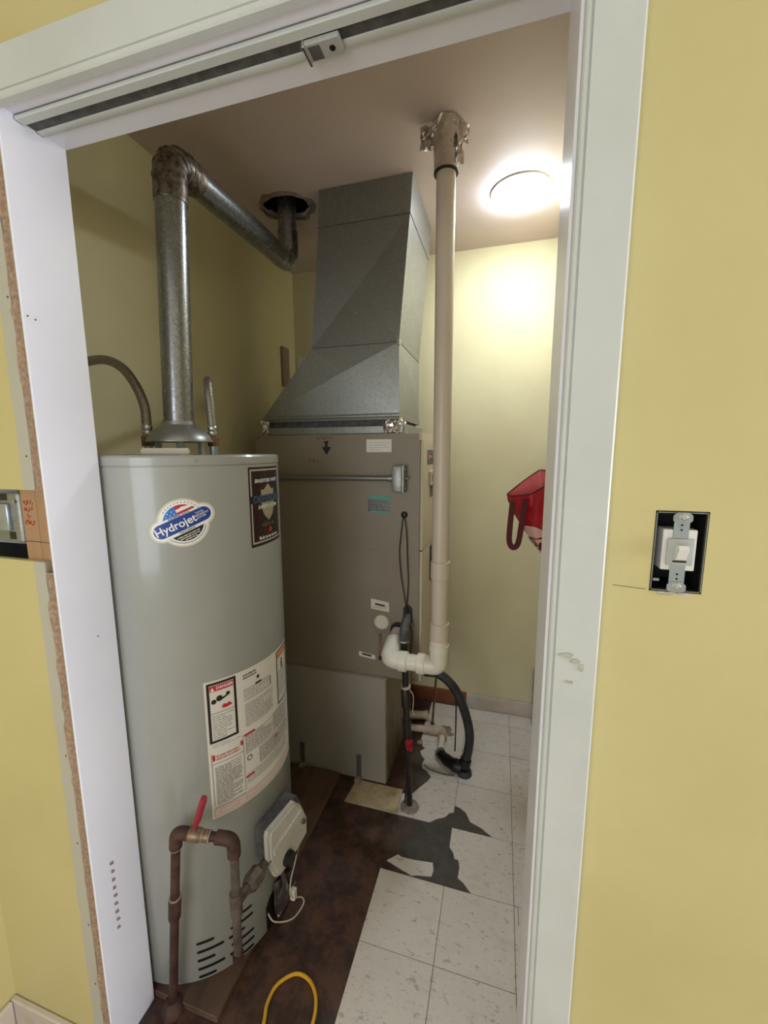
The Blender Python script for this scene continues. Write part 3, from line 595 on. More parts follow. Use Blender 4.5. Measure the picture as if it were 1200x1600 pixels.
MB().tube([te+bdv*.04, te+bdv*.052, te+bdv*.082, te+bdv*.092], [.017, .0235, .0235, .016], 8).build('union', 'gal_pipe', gp, smooth=0)
for p_, d_ in ((g1+hd*.066, hd), (g1+hd*.084, hd), (g0+dn*.366, dn), (g1-dn*.044, dn)):
    MB().tube([p_-d_*.0012, p_+d_*.0012], .0142, 14).build('thread_tape', 'tape_dull', gp)
# yellow cord on the floor
tag(MB().tube(spline([(-.60, -.846, .006), (-.622, -.77, .006), (-.634, -.70, .006), (-.646, -.664, .006), (-.642, -.622, .006), (-.610, -.588, .006), (-.578, -.582, .006), (-.545, -.595, .006), (-.521, -.624, .006), (-.511, -.667, .006), (-.515, -.74, .006), (-.54, -.846, .006)], 10), .0048, 10).build('yellow_cord', 'cord', org=(-.58, -.7, 0)), 'looped yellow cord lying on the bare floor at the doorway', 'cord')

# ------------------------------------------------------------------ furnace
FX0, FX1, FY0, FY1, FZ0, FZ1 = -1.121, -.395, .13, .66, .522, 1.551
fu = thing('furnace', (-.80, .40, .0005), 'tall tan sheet metal furnace cabinet standing on a grey base', 'furnace')
MB().box((FX0, FY0, FZ0), (FX1, FY1, FZ1-.0005), .002, 1).build('cabinet', 'furnace', fu)
MB().box((FX1-.005, FY0-.001, FZ1-.028), (FX1+.004, FY1+.002, FZ1), .001, 1).build('top_rim', 'furnace_door', fu)
ud = MB().box((FX1, FY0+.003, 1.088), (FX1+.012, FY1-.003, FZ1-.030), .002, 1).build('upper_door', 'furnace_door', fu)
ld = MB().box((FX1, FY0+.003, FZ0+.004), (FX1+.011, FY1-.003, 1.083), .002, 1).build('lower_door', 'furnace_door', fu)
dm = flat((FX1+.012, 0, 0), (0, 1, 0), (0, 0, 1), (1, 0, 0))
decal('brand_plate', [rect(.213, 1.426, .47, 1.486)], dm, .0006, 'valve_grey', ud, 0); decal('brand_plate_logo', [circ((.255, 1.460), .013, 16), rect(.275, 1.455, .33, 1.463)], dm, .0010, 'bag_lining', ud, 0)
hl = MB().box((FX1+.012, .262, 1.338), (FX1+.020, .385, 1.398), .002, 1).build('door_latch', 'furnace_door', ud); MB().box((FX1+.018, .295, 1.356), (FX1+.0205, .36, 1.384)).build('latch_recess', 'black', hl)
decal('rating_plate', [rect(.282, 1.285, .384, 1.345)], dm, .0006, 'valve_grey', ud, 0)
dm2 = flat((FX1+.011, 0, 0), (0, 1, 0), (0, 0, 1), (1, 0, 0))
h2 = MB().box((FX1+.011, .31, .91), (FX1+.017, .44, 1.07), .002, 1).build('lower_plate', 'valve_grey', ld); MB().box((FX1+.016, .33, 1.02), (FX1+.0185, .40, 1.06)).build('latch', 'furnace_door', h2)
# base box: narrower than the cabinet
BX1 = -.539
bs = MB().box((-1.10, FY0+.002, .0045), (BX1, FY1-.02, FZ0-.001), .0015, 1).build('base_box', 'plenum', fu)
MB().box((BX1+.0005, FY0+.010, .0046), (BX1+.0035, FY1-.03, FZ0-.002)).build('base_side_panel', 'plenum_stain', bs)
MB().box((-1.112, FY0-.0015, FZ0-.012), (BX1+.012, FY0+.0018, FZ0-.0015), .0005, 1).build('base_seam', 'furnace', bs)
for x, z in ((-.664, .125), (-.945, .130)): MB().box((x-.011, FY0-.003, .022), (x+.011, FY0+.0015, z), .0008, 1).build('strap', 'galv_dull', bs); MB().box((x-.014, FY0-.03, .0045), (x+.014, FY0+.001, .021), .002, 1).build('strap_foot', 'plaster', bs)
fm = flat((0, FY0, 0), (1, 0, 0), (0, 0, 1), (0, -1, 0))
for x, z in ((-1.105, 1.541), (-.915, 1.541), (-.695, 1.541), (-.437, 1.541), (-1.0, .535), (-.66, .54), (-.55, .545), (-.49, 1.02), (-.435, 1.05), (-.71, .92), (-.60, 1.08)):
    MB().lathe([(.0045, 0), (.003, .002)], (x, FY0-.0002, z), 10, axis=(0, -1, 0)).build('screw', 'plaster', fu)
pt = decal('white_tag', [rect(-.614, 1.478, -.510, 1.528)], fm, .0006, 'paper', fu, 0); decal('tag_print', dashes(-.602, 1.487, -.516, 1.518, .0095, .0018, random.Random(3), .004), fm, .0010, 'print_grey', pt, 0)
decal('arrow_mark', [[(-.800, 1.523), (-.776, 1.524), (-.782, 1.510), (-.782, 1.500), (-.766, 1.499), (-.787, 1.467), (-.808, 1.499), (-.793, 1.500), (-.793, 1.512)]], fm, .0006, 'print_black', fu, 0)
rnd = random.Random(17)
for x0, z0, n_ in ((-.83, 1.536, 8), (-.868, 1.443, 7)):
    for i in range(n_): MB().tube(spline([(x0+i*.010+rnd.uniform(-.004, .006), FY0-.0006, z0+rnd.uniform(-.007, .007)) for _ in range(3)], 3), .0008, 5).build('handwriting_stroke', 'marker', fu)
tp = decal('taped_note', [rect(-.610, 1.240, -.515, 1.290)], fm, .0006, 'clear_tape', fu, 0)
decal('teal_band', [[(-.599, 1.289), (-.514, 1.284), (-.514, 1.303), (-.599, 1.309)], [(-.598, 1.236), (-.520, 1.231), (-.518, 1.239), (-.598, 1.245)]], fm, .0010, 'teal', tp, 0)
decal('note_print', dashes(-.600, 1.252, -.525, 1.282, .009, .0018, random.Random(6), .005), fm, .0009, 'print_grey', tp, 0)
y1 = decal('yellow_notice', [[(-.600, .824), (-.521, .816), (-.521, .858), (-.600, .869)]], fm, .0006, 'paper_cream', fu, 0)
decal('notice_print', [[(-.582, .851), (-.540, .846), (-.540, .838), (-.582, .843)]]+dashes(-.592, .828, -.53, .838, .006, .0012, random.Random(2), .003), fm, .0010, 'marker', y1, 0)
y2 = decal('white_notice', [[(-.657, .604), (-.583, .596), (-.583, .615), (-.657, .626)]], fm, .0006, 'paper', fu, 0)
decal('notice_print', [[(-.642, .620), (-.600, .614), (-.600, .606), (-.642, .612)]], fm, .0010, 'print_black', y2, 0)
MB().lathe([(.045, 0), (.045, .002), (.040, .003)], (-.556, FY0-.0005, .765), 32, axis=(0, -1, 0)).build('knockout_ring', 'furnace', fu)
kp = MB().lathe([(.031, 0), (.031, .007), (.027, .009), (.025, .006), (.012, .006)], (-.552, FY0-.003, .772), 32, axis=(0, -1, 0)).build('knockout_plug', 'paper_cream', fu)
MB().box((-.566, FY0-.003, .612), (-.553, FY0-.0002, .716), .001, 1).build('drain_strip', 'brass', fu)
MB().lathe([(.009, 0), (.007, .008)], (-.558, FY0-.001, .608), 10, axis=(0, -1, 0)).build('drain_port', 'black', fu)
MB().lathe([(.013, 0), (.013, .006), (.007, .010)], (-.457, FY0, 1.231), 20, axis=(0, -1, 0)).build('wire_grommet', 'black', fu)
MB().lathe([(.036, 0), (.036, .003), (.034, .003)], (-.480, FY0-.0003, .742), 28, axis=(0, -1, 0)).build('vent_outlet', 'black', fu)
mb = MB(); mb.prism([(-.441+a, FY0-.001, .815+b) for a, b in rot2([capsule(.040, .019)], math.pi/2)[0]], (0, -.004, 0)); mb.build('drain_opening', 'black', fu)
wr_ = thing('thermostat_wires', (-.457, FY0, .70), 'pair of thin black wires hanging from the grommet on the furnace', 'wires')
for pts in ([(-.460, .117, 1.228), (-.470, .119, 1.14), (-.475, .120, 1.08), (-.470, .120, 1.0), (-.458, .119, .92), (-.447, .117, .86), (-.441, .108, .83)],
            [(-.454, .117, 1.228), (-.445, .119, 1.15), (-.442, .120, 1.05), (-.438, .120, .97), (-.440, .118, .90), (-.443, .112, .84), (-.430, .102, .80), (-.418, .102, .74), (-.422, .104, .68), (-.428, .10, .60)]):
    MB().tube(spline(pts, 8), .0020, 8).build('wire', 'wire_black', wr_)
# conduit and switch box on the furnace side
co = thing('conduit_switch_box', (-.47, FY0-.001, 1.374), 'thin grey conduit ending in a metal switch box on the furnace', 'electrical box')
MB().tube([(-1.12, FY0-.012, 1.372), (-.508, FY0-.012, 1.375)], .0105, 16).build('conduit', 'galv_dull', co)
MB().tube([(-.519, FY0-.012, 1.375), (-.499, FY0-.012, 1.375)], .0135, 12).build('conduit_coupling', 'galv', co)
MB().box((-.4985, FY0-.045, 1.325), (-.458, FY0-.0005, 1.424), .004, 2).build('switch_box', 'galv', co)
cv = MB().box((-.4575, FY0-.048, 1.322), (-.449, FY0-.0006, 1.427), .002, 1).build('cover_plate', 'galv', co)
MB().tube([(-.449, FY0-.024, 1.375), (-.436, FY0-.026, 1.377)], .0042, 10).build('toggle', 'zinc', cv)
for z in (1.337, 1.412): MB().lathe([(.004, 0), (.003, .003)], (-.449, FY0-.024, z), 10, axis=(1, 0, 0)).build('cover_screw', 'zinc', cv)

# ------------------------------------------------------------------ supply duct
du_ = thing('supply_duct', (-.78, .36, FZ1), 'galvanised sheet metal duct flaring from the furnace up into the ceiling', 'duct')
DY0, DY1 = .166, .556
def frustum(mb, z0, a, z1, b, bulge=0, sides=(0, 1, 2, 3)):              # a, b: (x0, y0, x1, y1)
    lo = [Vector((a[0], a[1], z0)), Vector((a[2], a[1], z0)), Vector((a[2], a[3], z0)), Vector((a[0], a[3], z0))]
    hi = [Vector((b[0], b[1], z1)), Vector((b[2], b[1], z1)), Vector((b[2], b[3], z1)), Vector((b[0], b[3], z1))]
    for k in sides:
        p = [lo[k], lo[(k+1) % 4], hi[(k+1) % 4], hi[k]]; n = (p[1]-p[0]).cross(p[3]-p[0]).normalized()
        if bulge:
            la, lb_ = (p[1]-p[0]).length, (p[2]-p[3]).length; c = p[0].lerp(p[2], la/(la+lb_)) + n*bulge
            for j in range(4): mb.quad(p[j], p[(j+1) % 4], c)
        else: mb.quad(*p)
LO = (-1.092, DY0, -.488, DY1); MI = (-.858, DY0, -.490, DY1); HI = (-.815, DY0, -.449, DY1); TP = (-.808, DY0-.001, -.439, DY1+.001)
mb = MB(); frustum(mb, 1.632, LO, 1.898, MI, .011); mb.build('lower_transition', 'galv', du_, smooth=0)
mb = MB(); frustum(mb, 1.900, MI, 2.345, HI, -.010); us = mb.build('upper_section', 'galv_dull', du_, smooth=0)
mb = MB(); frustum(mb, 2.345, tuple(v+d for v, d in zip(HI, (-.0015, -.0015, .0015, .0015))), ZC-.001, TP); mb.build('ceiling_collar', 'galv_dull', du_, smooth=0)
for z0, z1, g in ((1.8965, 1.9005, .0014), (2.3435, 2.3470, .0020)):
    q = MI if z0 < 2 else HI; MB().box((q[0]-g, q[1]-g, z0), (q[2]+g, q[1], z1)).build('seam_cleat', 'valve_grey', du_, smooth=0); MB().box((q[2], q[1]-g, z0), (q[2]+g, q[3], z1)).build('seam_cleat', 'valve_grey', du_, smooth=0)
MB().box((-.497, DY0-.004, 1.885), (-.486, DY0+.012, 1.912), .001, 1).build('cleat_tab', 'chrome', us)
MB().lathe([(.004, 0), (.003, .003)], (-.665, DY0+.002, 2.02), 10, axis=(0, -1, 0)).build('rivet', 'print_gold', us)
mb = MB(); frustum(mb, 1.606, (LO[0]-.004, DY0-.006, LO[2]+.004, DY1+.004), 1.632, (LO[0]-.001, DY0-.002, LO[2]+.001, DY1+.001)); mb.build('flange', 'galv_dull', du_, smooth=0)
MB().box((LO[0]-.006, DY0-.011, 1.618), (LO[2]+.006, DY0-.005, 1.625), .001, 1).build('flange_lip', 'galv', du_)
mb = MB(); frustum(mb, FZ1+.0005, (-1.075, DY0+.004, -.50, DY1-.01), 1.607, (-1.075, DY0+.012, -.50, DY1-.01)); mb.build('inner_collar', 'valve_grey', du_, smooth=0)
MB().box((-1.075, DY0-.012, FZ1+.0005), (-.470, DY0+.003, 1.582), .002, 1).build('base_frame', 'galv', du_)
MB().box((-.486, DY0-.010, FZ1+.0006), (-.470, DY1, 1.590), .001, 1).build('base_frame', 'galv', du_)
rnd = random.Random(4)
crumple((-.515, DY0-.018, 1.578), (.065, .050), 7, rnd, amp=.007).build('foil_tape', 'foil', du_, smooth=0)
crumple((-.478, DY0+.01, 1.583), (.05, .055), 6, rnd, ax=(.3, 1, 0), amp=.006).build('foil_tape', 'foil', du_, smooth=0)
crumple((-1.080, DY0-.014, 1.582), (.036, .058), 6, rnd, amp=.006).build('foil_tape', 'foil', du_, smooth=0)

# ------------------------------------------------------------------ white vent pipe
pv = thing('plastic_flue_pipe', (-.289, -.02, .66), 'tall cream plastic pipe running from the furnace side up to the ceiling', 'plastic pipe')
PX, PY, PZ, PRr = -.289, -.02, .690, .0302
MB().tube([(PX, PY, .79), (PX-.003, PY-.006, ZC-.001)], PRr, 36).build('riser', 'pvc', pv)
for z0, z1 in ((1.028, 1.092), (.795, .862)): MB().tube([(PX, PY, z0), (PX, PY, z0+.002), (PX, PY, z1-.002), (PX, PY, z1)], [.0335, .0352, .0352, .0335], 36).build('coupling', 'pvc', pv)
E1 = fillet([(PX, PY, .80), (PX, PY, PZ), (-.345, PY, PZ)], .054, 10); MB().tube(E1, .0338, 36).build('elbow', 'pvc_white', pv)
MB().tube([(PX, PY, .748), (PX, PY, .750), (PX, PY, .778), (PX, PY, .780)], [.0345, .0365, .0365, .0345], 36).build('socket_rim', 'pvc_white', pv)
MB().tube([(-.340, PY, PZ), (-.436, PY, PZ)], PRr, 36).build('joint', 'pvc_white', pv)
E2 = fillet([(-.432, PY, PZ), (-.482, PY, PZ+.004), (-.484, .075, PZ+.030)], .049, 10); MB().tube(E2, .0338, 36).build('elbow', 'pvc_white', pv)
for x0, x1 in ((-.370, -.340), (-.440, -.408)): MB().tube([(x0, PY, PZ), (x0+.002, PY, PZ), (x1-.002, PY, PZ), (x1, PY, PZ)], [.0362, .0378, .0378, .0362], 36).build('socket_rim', 'pvc_white', pv)
MB().tube([(-.481, .070, PZ+.027), (-.482, FY0-.004, PZ+.046)], PRr-.003, 28).build('outlet_joint', 'pvc', pv)
mb = MB(); rf = random.Random(12); rings = []
for j in range(12):
    z = 2.338+j*.0127; am = .0006+.0034*(j/11)**1.5
    rings.append(mb.vs([(PX-.003+(.0375+.003*j/11+rf.uniform(-am, am))*math.cos(2*math.pi*k/26), PY-.006+(.0375+.003*j/11+rf.uniform(-am, am))*math.sin(2*math.pi*k/26), z) for k in range(26)]))
for A_, B_ in zip(rings, rings[1:]):
    for k in range(26): mb.bm.faces.new((A_[k], A_[(k+1) % 26], B_[(k+1) % 26], B_[k]))
fo = mb.build('foil_wrap', 'foil', pv, smooth=0)
MB().tube([(PX-.003, PY-.006, 2.334), (PX-.003, PY-.006, 2.3385)], .0382, 32).build('sleeve_rim', 'wire_black', pv)
for c, s, ax in (((-.350, -.030, 2.442), (.045, .068), (1, .25, 0)), ((-.236, -.012, 2.448), (.030, .055), (.6, .8, 0)), ((-.250, -.040, 2.408), (.030, .115), (.5, .8, 0)), ((-.296, -.053, 2.455), (.070, .036), (1, 0, 0))):
    crumple(c, s, 7, rnd, ax=ax, amp=.0045).build('foil_flap', 'foil', pv, smooth=0)

# ------------------------------------------------------------------ condensate drain, hose and floor plumbing
cdn = thing('condensate_drain', (-.412, .05, .004), 'slim black drain pipe dropping from the furnace to the floor', 'drain pipe')
D0, D1 = Vector((-.438, .050, .752)), Vector((-.411, .048, .0042))
MB().tube([D0, D1], .0128, 16).build('drain_leg', 'black_pipe', cdn)
MB().tube(fillet([(-.441, .122, .808), (-.438, .052, .790), (-.438, .050, .735)], .03, 6), .0185, 16).build('drain_elbow', 'valve_grey', cdn)
MB().tube([(-.440, .124, .812), (-.4395, .088, .800)], .0165, 16).build('drain_inlet', 'galv_dull', cdn)
def on_leg(z): return D1+(D0-D1)*((z-D1.z)/(D0.z-D1.z))
MB().tube([on_leg(.742), on_leg(.735)], .0195, 16).build('clamp_ring', 'chrome', cdn)
MB().tube([on_leg(.545), on_leg(.54), on_leg(.46), on_leg(.455)], [.017, .020, .020, .016], 16).build('drain_tee', 'black_pipe', cdn)
MB().tube([on_leg(.548), on_leg(.540)], .0205, 16).build('clamp_ring', 'pvc_dirty', cdn)
MB().tube([on_leg(.40), on_leg(.30)], .0175, 16).build('drain_sleeve', 'black_pipe', cdn)
mb = crumple(on_leg(.305)+Vector((.012, -.018, 0)), (.026, .05), 5, random.Random(6), amp=.006); mb.build('red_tag', 'red_plastic', cdn, smooth=0)
MB().tube(spline([on_leg(.54)+Vector((.018, -.01, 0)), on_leg(.52)+Vector((.035, -.02, 0)), on_leg(.45)+Vector((.03, -.015, 0)), on_leg(.43)+Vector((.038, -.01, 0))], 5), .0018, 6).build('tie_wire', 'pvc_dirty', cdn)
MB().lathe([(.040, 0), (.036, .004), (.020, .007), (.013, .012)], (D1.x, D1.y, .0042), 20).build('floor_seal', 'plaster', cdn)
MB().tube([(-.432, .052, .006), (-.428, .052, .10)], .003, 8).build('side_wire', 'wire_black', cdn)
hs = thing('rubber_hose', (-.21, .29, .004), 'thick black rubber hose arching from under the furnace down to the floor', 'hose')
MB().tube(spline([(-.455, .300, .520), (-.440, .299, .492), (-.395, .297, .478), (-.330, .296, .476), (-.262, .298, .418), (-.215, .30, .318), (-.188, .30, .205), (-.192, .30, .115), (-.206, .296, .055)], 8), .0205, 18).build('hose_tube', 'rubber', hs)
MB().tube([(-.200, .298, .075), (-.207, .294, .038)], .026, 16).build('hose_collar', 'black', hs)
MB().tube(spline([(-.215, .290, .034), (-.26, .300, .034), (-.305, .330, .034), (-.328, .362, .034)], 5), [.030]*5+[.026]*5+[.023]*6, 14).build('rubber_boot', 'black', hs)
MB().lathe([(.034, .004), (.034, .012), (.028, .03)], (-.205, .290, 0), 18).build('boot_foot', 'rubber', hs)
MB().tube([(-.325, .345, .034), (-.3275, .353, .034)], .0265, 16).build('hose_clamp', 'galv_dull', hs)
MB().tube(spline([(-.33, .296, .465), (-.285, .30, .455), (-.258, .325, .36), (-.255, .345, .25), (-.256, .352, .12), (-.256, .345, .066)], 6), .0035, 8).build('side_tube', 'wire_black', hs)
MB().tube(spline([(-.25, .262, .008), (-.30, .258, .008), (-.36, .268, .008), (-.395, .292, .008)], 6), .0016, 6).build('tie_wire', 'wire_black', hs)
fp = thing('floor_drain_pipe', (-.40, .50, .004), 'dirty white plastic drain pipe bending along the tiles beside the furnace', 'drain pipe')
MB().tube([(-.533, .505, .027), (-.375, .520, .027)], .0175, 18).build('drain_run', 'pvc_dirty', fp)
MB().tube(fillet([(-.40, .518, .027), (-.337, .524, .027), (-.333, .470, .029)], .04, 8), .0225, 18).build('drain_elbow', 'pvc_dirty', fp)
MB().tube([(-.334, .475, .029), (-.3295, .362, .033)], .0155, 18).build('drain_stub', 'pvc_white', fp)
sp_ = thing('capped_drain_stub', (-.50, .615, .004), 'short pale pipe stub on the floor close to the furnace base', 'pipe stub')
MB().tube([(-.534, .605, .030), (-.445, .625, .030)], [.024, .021], 18).build('stub_pipe', 'pvc_dirty', sp_); MB().tube([(-.452, .6235, .030), (-.435, .627, .030)], .025, 18).build('stub_rim', 'pvc_dirty', sp_)
t_ = thing('copper_tube', (-.405, .60, .004), 'thin brown copper tube standing on the floor behind the flue pipe', 'tube')
MB().tube([(-.405, .598, .0042), (-.386, .594, .30), (-.384, .590, .52)], .0062, 12).build('tube', 'copper', t_); MB().lathe([(.012, .0042), (.010, .014)], (-.405, .598, 0), 12).build('tube_ferrule', 'copper', t_)

# ------------------------------------------------------------------ ceiling light, bag, hall fittings
cl = thing('ceiling_light', (-.060, .390, ZC), 'round white flush ceiling light glowing above the closet', 'ceiling light')
MB().lathe([(.112, ZC-.0005), (.112, ZC-.006), (.109, ZC-.0065), (.102, ZC-.0065)], (-.060, .390, 0), 64).build('trim_ring', 'switch_white', cl)
em = bpy.data.materials.new('led'); em.use_nodes = True; MATS['led'] = em
eb = em.node_tree.nodes['Principled BSDF']; eb.inputs['Emission Color'].default_value = (.80, .90, 1, 1); eb.inputs['Emission Strength'].default_value = 82; eb.inputs['Base Color'].default_value = (.9, .9, .9, 1)
MB().lathe([(.1055, ZC-.007), (.1055, ZC-.013), (.100, ZC-.022), (.08, ZC-.030), (.05, ZC-.034), (.002, ZC-.035)], (-.060, .390, 0), 48).build('diffuser', 'led', cl)

bg_ = thing('shopping_bag', (.10, .29, 1.05), 'red reusable shopping bag hanging on the right closet wall', 'bag')
ROWS = [[(-.066, .300, 1.304), (.02, .215, 1.318), (.112, .262, 1.382), (.058, .345, 1.402)],
        [(-.060, .300, 1.280), (.02, .205, 1.270), (.114, .262, 1.31), (.070, .345, 1.31)],
        [(-.036, .300, 1.225), (.03, .205, 1.215), (.116, .262, 1.22), (.078, .340, 1.23)],
        [(.004, .300, 1.165), (.045, .218, 1.155), (.116, .265, 1.15), (.088, .335, 1.16)],
        [(.052, .298, 1.105), (.072, .235, 1.095), (.116, .268, 1.09), (.098, .325, 1.10)],
        [(.098, .296, 1.045), (.104, .268, 1.04), (.117, .275, 1.04), (.110, .312, 1.042)]]
def loop(ctrl, u):
    i = int(math.floor(u)) % 4; t = u-math.floor(u); a, b, c, d = [Vector(ctrl[(i+k-1) % 4]) for k in range(4)]
    q = .5*((2*b)+(-a+c)*t+(2*a-5*b+4*c-d)*t*t+(-a+3*b-3*c+d)*t**3); l = b.lerp(c, t); return q.lerp(l, .45)
def bag_pt(u, v):
    v = max(0, min(v, 4.999)); i = int(v); return loop(ROWS[i], u).lerp(loop(ROWS[i+1], u), v-i)
def bag_mesh(inset=0, rows=30, cols=56, v1=5):
    mb = MB(); g = []
    for j in range(rows+1):
        c = sum([bag_pt(k, j*v1/rows) for k in range(4)], Vector())/4; rr = []
        for i in range(cols):
            q = bag_pt(4*i/cols, j*v1/rows); wv = .004*math.sin(i*1.7+j*.35)*min(1, j/6)*(1-j/rows); d_ = (q-c); d_.z = 0
            rr.append(mb.bm.verts.new(q+d_.normalized()*(wv-inset) if d_.length > 1e-6 else q))
        g.append(rr)
    for j in range(rows):
        for i in range(cols): mb.bm.faces.new((g[j][i], g[j][(i+1) % cols], g[j+1][(i+1) % cols], g[j+1][i]))
    return mb
bb = bag_mesh().build('bag_body', 'bag_red', bg_, smooth=60)
bag_mesh(.003, 12, 56, 2).build('bag_lining', 'bag_lining', bg_, smooth=60)
rim = [bag_pt(4*k/56, 0) for k in range(57)]; MB().tube(rim, .0035, 6, cap=False).build('bag_rim', 'bag_strap', bg_)
def bag_map(u, v, k):
    q = bag_pt(u, v); n = (bag_pt(u+.05, v)-bag_pt(u-.05, v)).cross(bag_pt(u, v+.05)-bag_pt(u, v-.05)); n.normalize()
    if n.y > 0: n = -n
    return q+n*(k+.0055)
decal('bag_panel', [[(.10, 2.55), (1.0, 2.35), (1.7, 2.9), (1.0, 3.15), (.45, 3.2)]], bag_map, .0, 'bag_pink', bb, .12)
decal('bag_print', [[(.10, 3.35), (1.6, 3.15), (1.6, 4.3), (.10, 4.3)]], bag_map, .0, 'bag_pink', bb, .12)
tx = [[(.80+x*9.0, 3.66-y*9.0) for x, y in p] for p in text2d('DE', .085, (0, 0), -.30, 1.15)]
decal('bag_lettering', tx, bag_map, .0015, 'bag_strap', bb, .12)
def ribbon(pts, wdir, wd, name, m, parent):
    pts = spline(pts, 6); mb = MB(); wv = Vector(wdir).normalized()*wd/2; n0 = Vector((0, .0016, 0)); R_ = []
    for i, q in enumerate(pts):
        t_ = (pts[min(i+1, len(pts)-1)]-pts[max(i-1, 0)]).normalized(); s_ = t_.cross(Vector((0, 1, 0))).normalized()*wd/2; R_.append(mb.vs([q-s_-n0, q+s_-n0, q+s_+n0, q-s_+n0]))
    for a, b in zip(R_, R_[1:]):
        for k in range(4): mb.bm.faces.new((a[k], a[(k+1) % 4], b[(k+1) % 4], b[k]))
    mb.bm.faces.new(R_[0]); mb.bm.faces.new(R_[-1][::-1]); return mb.build(name, m, parent)
ribbon([(-.044, .252, 1.285), (-.050, .246, 1.20), (-.052, .244, 1.13), (-.043, .242, 1.102), (-.028, .240, 1.100), (-.016, .236, 1.125), (-.008, .226, 1.20), (.0, .208, 1.300)], (1, 0, 0), .022, 'bag_handle', 'bag_strap', bg_)
hk = thing('wall_hook', (XR-.002, .29, 1.40), 'small metal hook on the closet wall holding the red bag', 'hook')
MB().tube(spline([(XR-.001, .29, 1.42), (XR-.014, .29, 1.41), (XR-.024, .29, 1.395), (XR-.03, .29, 1.405)], 5), .0028, 8).build('hook_wire', 'zinc', hk); MB().lathe([(.010, 0), (.010, .003)], (XR-.0005, .29, 1.42), 14, axis=(-1, 0, 0)).build('hook_plate', 'zinc', hk)
ribbon([(.104, .285, 1.362), (.106, .286, 1.392), (.107, .288, 1.3985), (.109, .29, 1.392), (.110, .292, 1.365)], (0, 1, 0), .012, 'bag_handle', 'bag_strap', bg_)
# scraps on the far left wall
tag(MB().box((XL+.0005, .645, 1.84), (XL+.016, .715, 2.052), .004, 2).build('wood_strip', 'strip_brown', org=(XL, .68, 1.84)), 'short brown strip fixed upright to the left wall beside the duct', 'wood strip')
mb = MB(); mb.prism([(-1.262, YB-.003, 1.90), (-1.20, YB-.003, 1.88), (-1.188, YB-.003, 2.03), (-1.222, YB-.003, 2.022), (-1.252, YB-.003, 2.04)], (0, .0025, 0))
tag(mb.build('paper_scrap', 'paper', org=(-1.22, YB, 1.9)), 'pale torn scrap on the back wall corner behind the duct', 'paper scrap')
# sliding door track on the head jamb
tk = thing('door_track', (-.49, -.80, JH), 'narrow metal sliding door track under the white door head', 'door track')
MB().box((JL+.002, -.828, JH-.002), (JR-.002, -.776, JH-.0003)).build('track_web', 'galv_dull', tk)
MB().box((JL+.002, -.829, JH-.009), (JR-.002, -.812, JH-.0021), .0015, 1).build('front_rail', 'casing', tk)
MB().box((JL+.002, -.792, JH-.006), (JR-.002, -.778, JH-.0021), .002, 2).build('rear_rail', 'casing', tk)
MB().box((JL+.002, -.8115, JH-.0032), (JR-.002, -.7925, JH-.0021)).build('track_channel', 'valve_grey', tk)
br = MB().box((-.392, -.811, JH-.014), (-.336, -.781, JH-.0063), .002, 1).build('guide_bracket', 'switch_grey', tk)
MB().box((-.394, -.812, JH-.017), (-.389, -.779, JH-.0063), .001, 1).build('bracket_lip', 'chrome', br)
MB().lathe([(.0048, 0), (.0042, .0012)], (-.351, -.796, JH-.0138), 14, axis=(0, 0, -1)).build('bracket_screw', 'black', br)
MB().box((-.386, -.806, JH-.0146), (-.368, -.785, JH-.0138)).build('bracket_slot', 'valve_grey', br)

# light switch without its plate
sw = thing('light_switch', (.1265, YH+.001, 1.30), 'toggle light switch without cover plate in the yellow wall', 'light switch')
cx, cz = .1265, 1.352
mb = MB(); a = (SX0+.001, SX1-.001, SZ0+.0015, SZ1-.0015)
mb.box((a[0], YH+.003, a[2]), (a[0]+.0015, YH+.06, a[3])).box((a[1]-.0015, YH+.003, a[2]), (a[1], YH+.06, a[3])).box((a[0]+.0015, YH+.003, a[2]), (a[1]-.0015, YH+.06, a[2]+.0015)).box((a[0]+.0015, YH+.003, a[3]-.0015), (a[1]-.0015, YH+.06, a[3])).box((a[0], YH+.06, a[2]), (a[1], YH+.062, a[3]))
wb = mb.build('wall_box', 'valve_grey', sw); MATS['box_black'] = mat('box_black', S(34, 32, 32), .5, .3); wb.data.materials[0] = MATS['box_black']
mb = MB()
mb.box((a[0], YH-.0005, a[2]), (a[0]+.0013, YH+.003, a[3])).box((a[1]-.0013, YH-.0005, a[2]), (a[1], YH+.003, a[3])).box((a[0], YH-.0005, a[2]), (a[1], YH+.003, a[2]+.0013)).box((a[0], YH-.0005, a[3]-.0013), (a[1], YH+.003, a[3])); mb.build('box_rim', 'galv_dull', sw)
yk = MB().box((cx-.0085, YH-.0015, cz-.047), (cx+.0085, YH-.0002, cz+.047), .0004, 1).build('mounting_strap', 'zinc', sw)
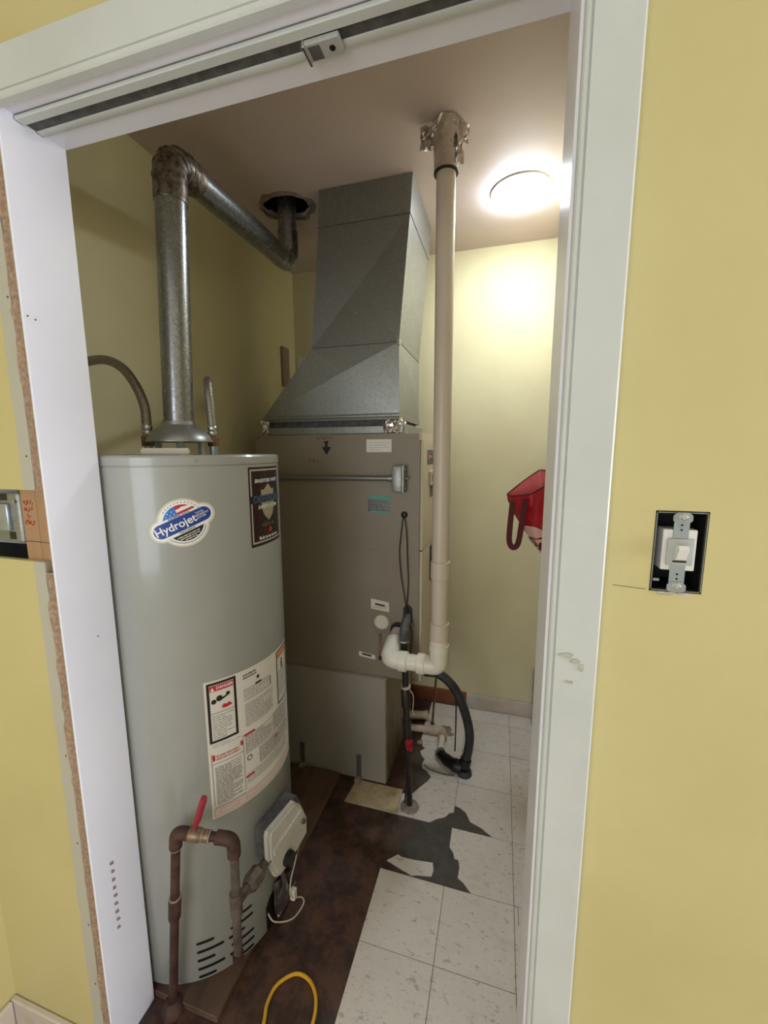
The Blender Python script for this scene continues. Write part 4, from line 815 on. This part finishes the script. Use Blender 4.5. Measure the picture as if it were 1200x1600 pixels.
for s in (1, -1):
    z = cz+s*.0445; mb = MB(); mb.prism([(cx+x, YH-.0032, z+y) for x, y in ((-.0105, -.004), (-.0075, -.0068), (.0075, -.0068), (.0105, -.004), (.0105, .002), (.006, .0062), (-.006, .0062), (-.0105, .002))], (0, .0014, 0)); er = mb.build('plaster_ear', 'zinc', yk)
    sc_ = MB().lathe([(.0042, 0), (.0042, .001), (.003, .0022)], (cx+.0005, YH-.0032, z+.0005), 16, axis=(0, -1, 0)).build('screw', 'chrome', yk)
    for dz in (.0285, .0345): MB().lathe([(.0013, 0), (.0013, .0006)], (cx, YH-.0015, cz+s*dz), 10, axis=(0, -1, 0)).build('strap_hole', 'black', yk)
MB().box((cx-.0185, YH+.0002, cz-.024), (cx+.0185, YH+.025, cz+.0285), .001, 1).build('switch_body', 'switch_white', sw)
MB().box((cx-.0145, YH-.0042, cz-.0165), (cx+.0145, YH-.0016, cz+.0175), .0012, 2).build('toggle_plate', 'switch_grey', sw)
mb = MB(); mb.prism([(cx-.0055, YH-.0042, cz-.010), (cx-.0055, YH-.0085, cz-.008), (cx-.0055, YH-.016, cz+.006), (cx-.0055, YH-.013, cz+.0105), (cx-.0055, YH-.0042, cz+.010)], (.011, 0, 0)); mb.build('toggle', 'switch_white', sw)
MB().box((cx-.0075, YH-.0046, cz-.0125), (cx+.0075, YH-.0041, cz-.0102)).build('toggle_slot', 'black', sw)
MB().tube([(a[0]+.004, YH+.006, 1.313), (a[0]+.011, YH+.006, 1.313)], .0022, 8).build('terminal_screw', 'zinc', sw)
# open electrical box left of the doorway
eb_ = thing('electrical_box', (-1.085, YH+.02, 1.285), 'metal electrical box in the cut drywall opening left of the doorway', 'electrical box')
MB().box((-1.150, YH+.016, 1.286), (-1.054, YH+.085, 1.401), .010, 3).build('box_shell', 'galv', eb_)
MB().box((-1.150, YH+.008, 1.316), (-1.082, YH+.0165, 1.374), .003, 2).build('device_strap', 'zinc', eb_)
MB().box((-1.092, YH+.0145, 1.297), (-1.075, YH+.0168, 1.313), .0005, 1).build('box_slot', 'black', eb_)
MB().box((-1.150, YH+.0145, 1.380), (-1.088, YH+.0168, 1.394), .0005, 1).build('box_slot', 'black', eb_)
MB().tube([(-1.064, YH+.0165, 1.378), (-1.064, YH+.012, 1.378)], .0035, 10).build('box_screw', 'zinc', eb_)
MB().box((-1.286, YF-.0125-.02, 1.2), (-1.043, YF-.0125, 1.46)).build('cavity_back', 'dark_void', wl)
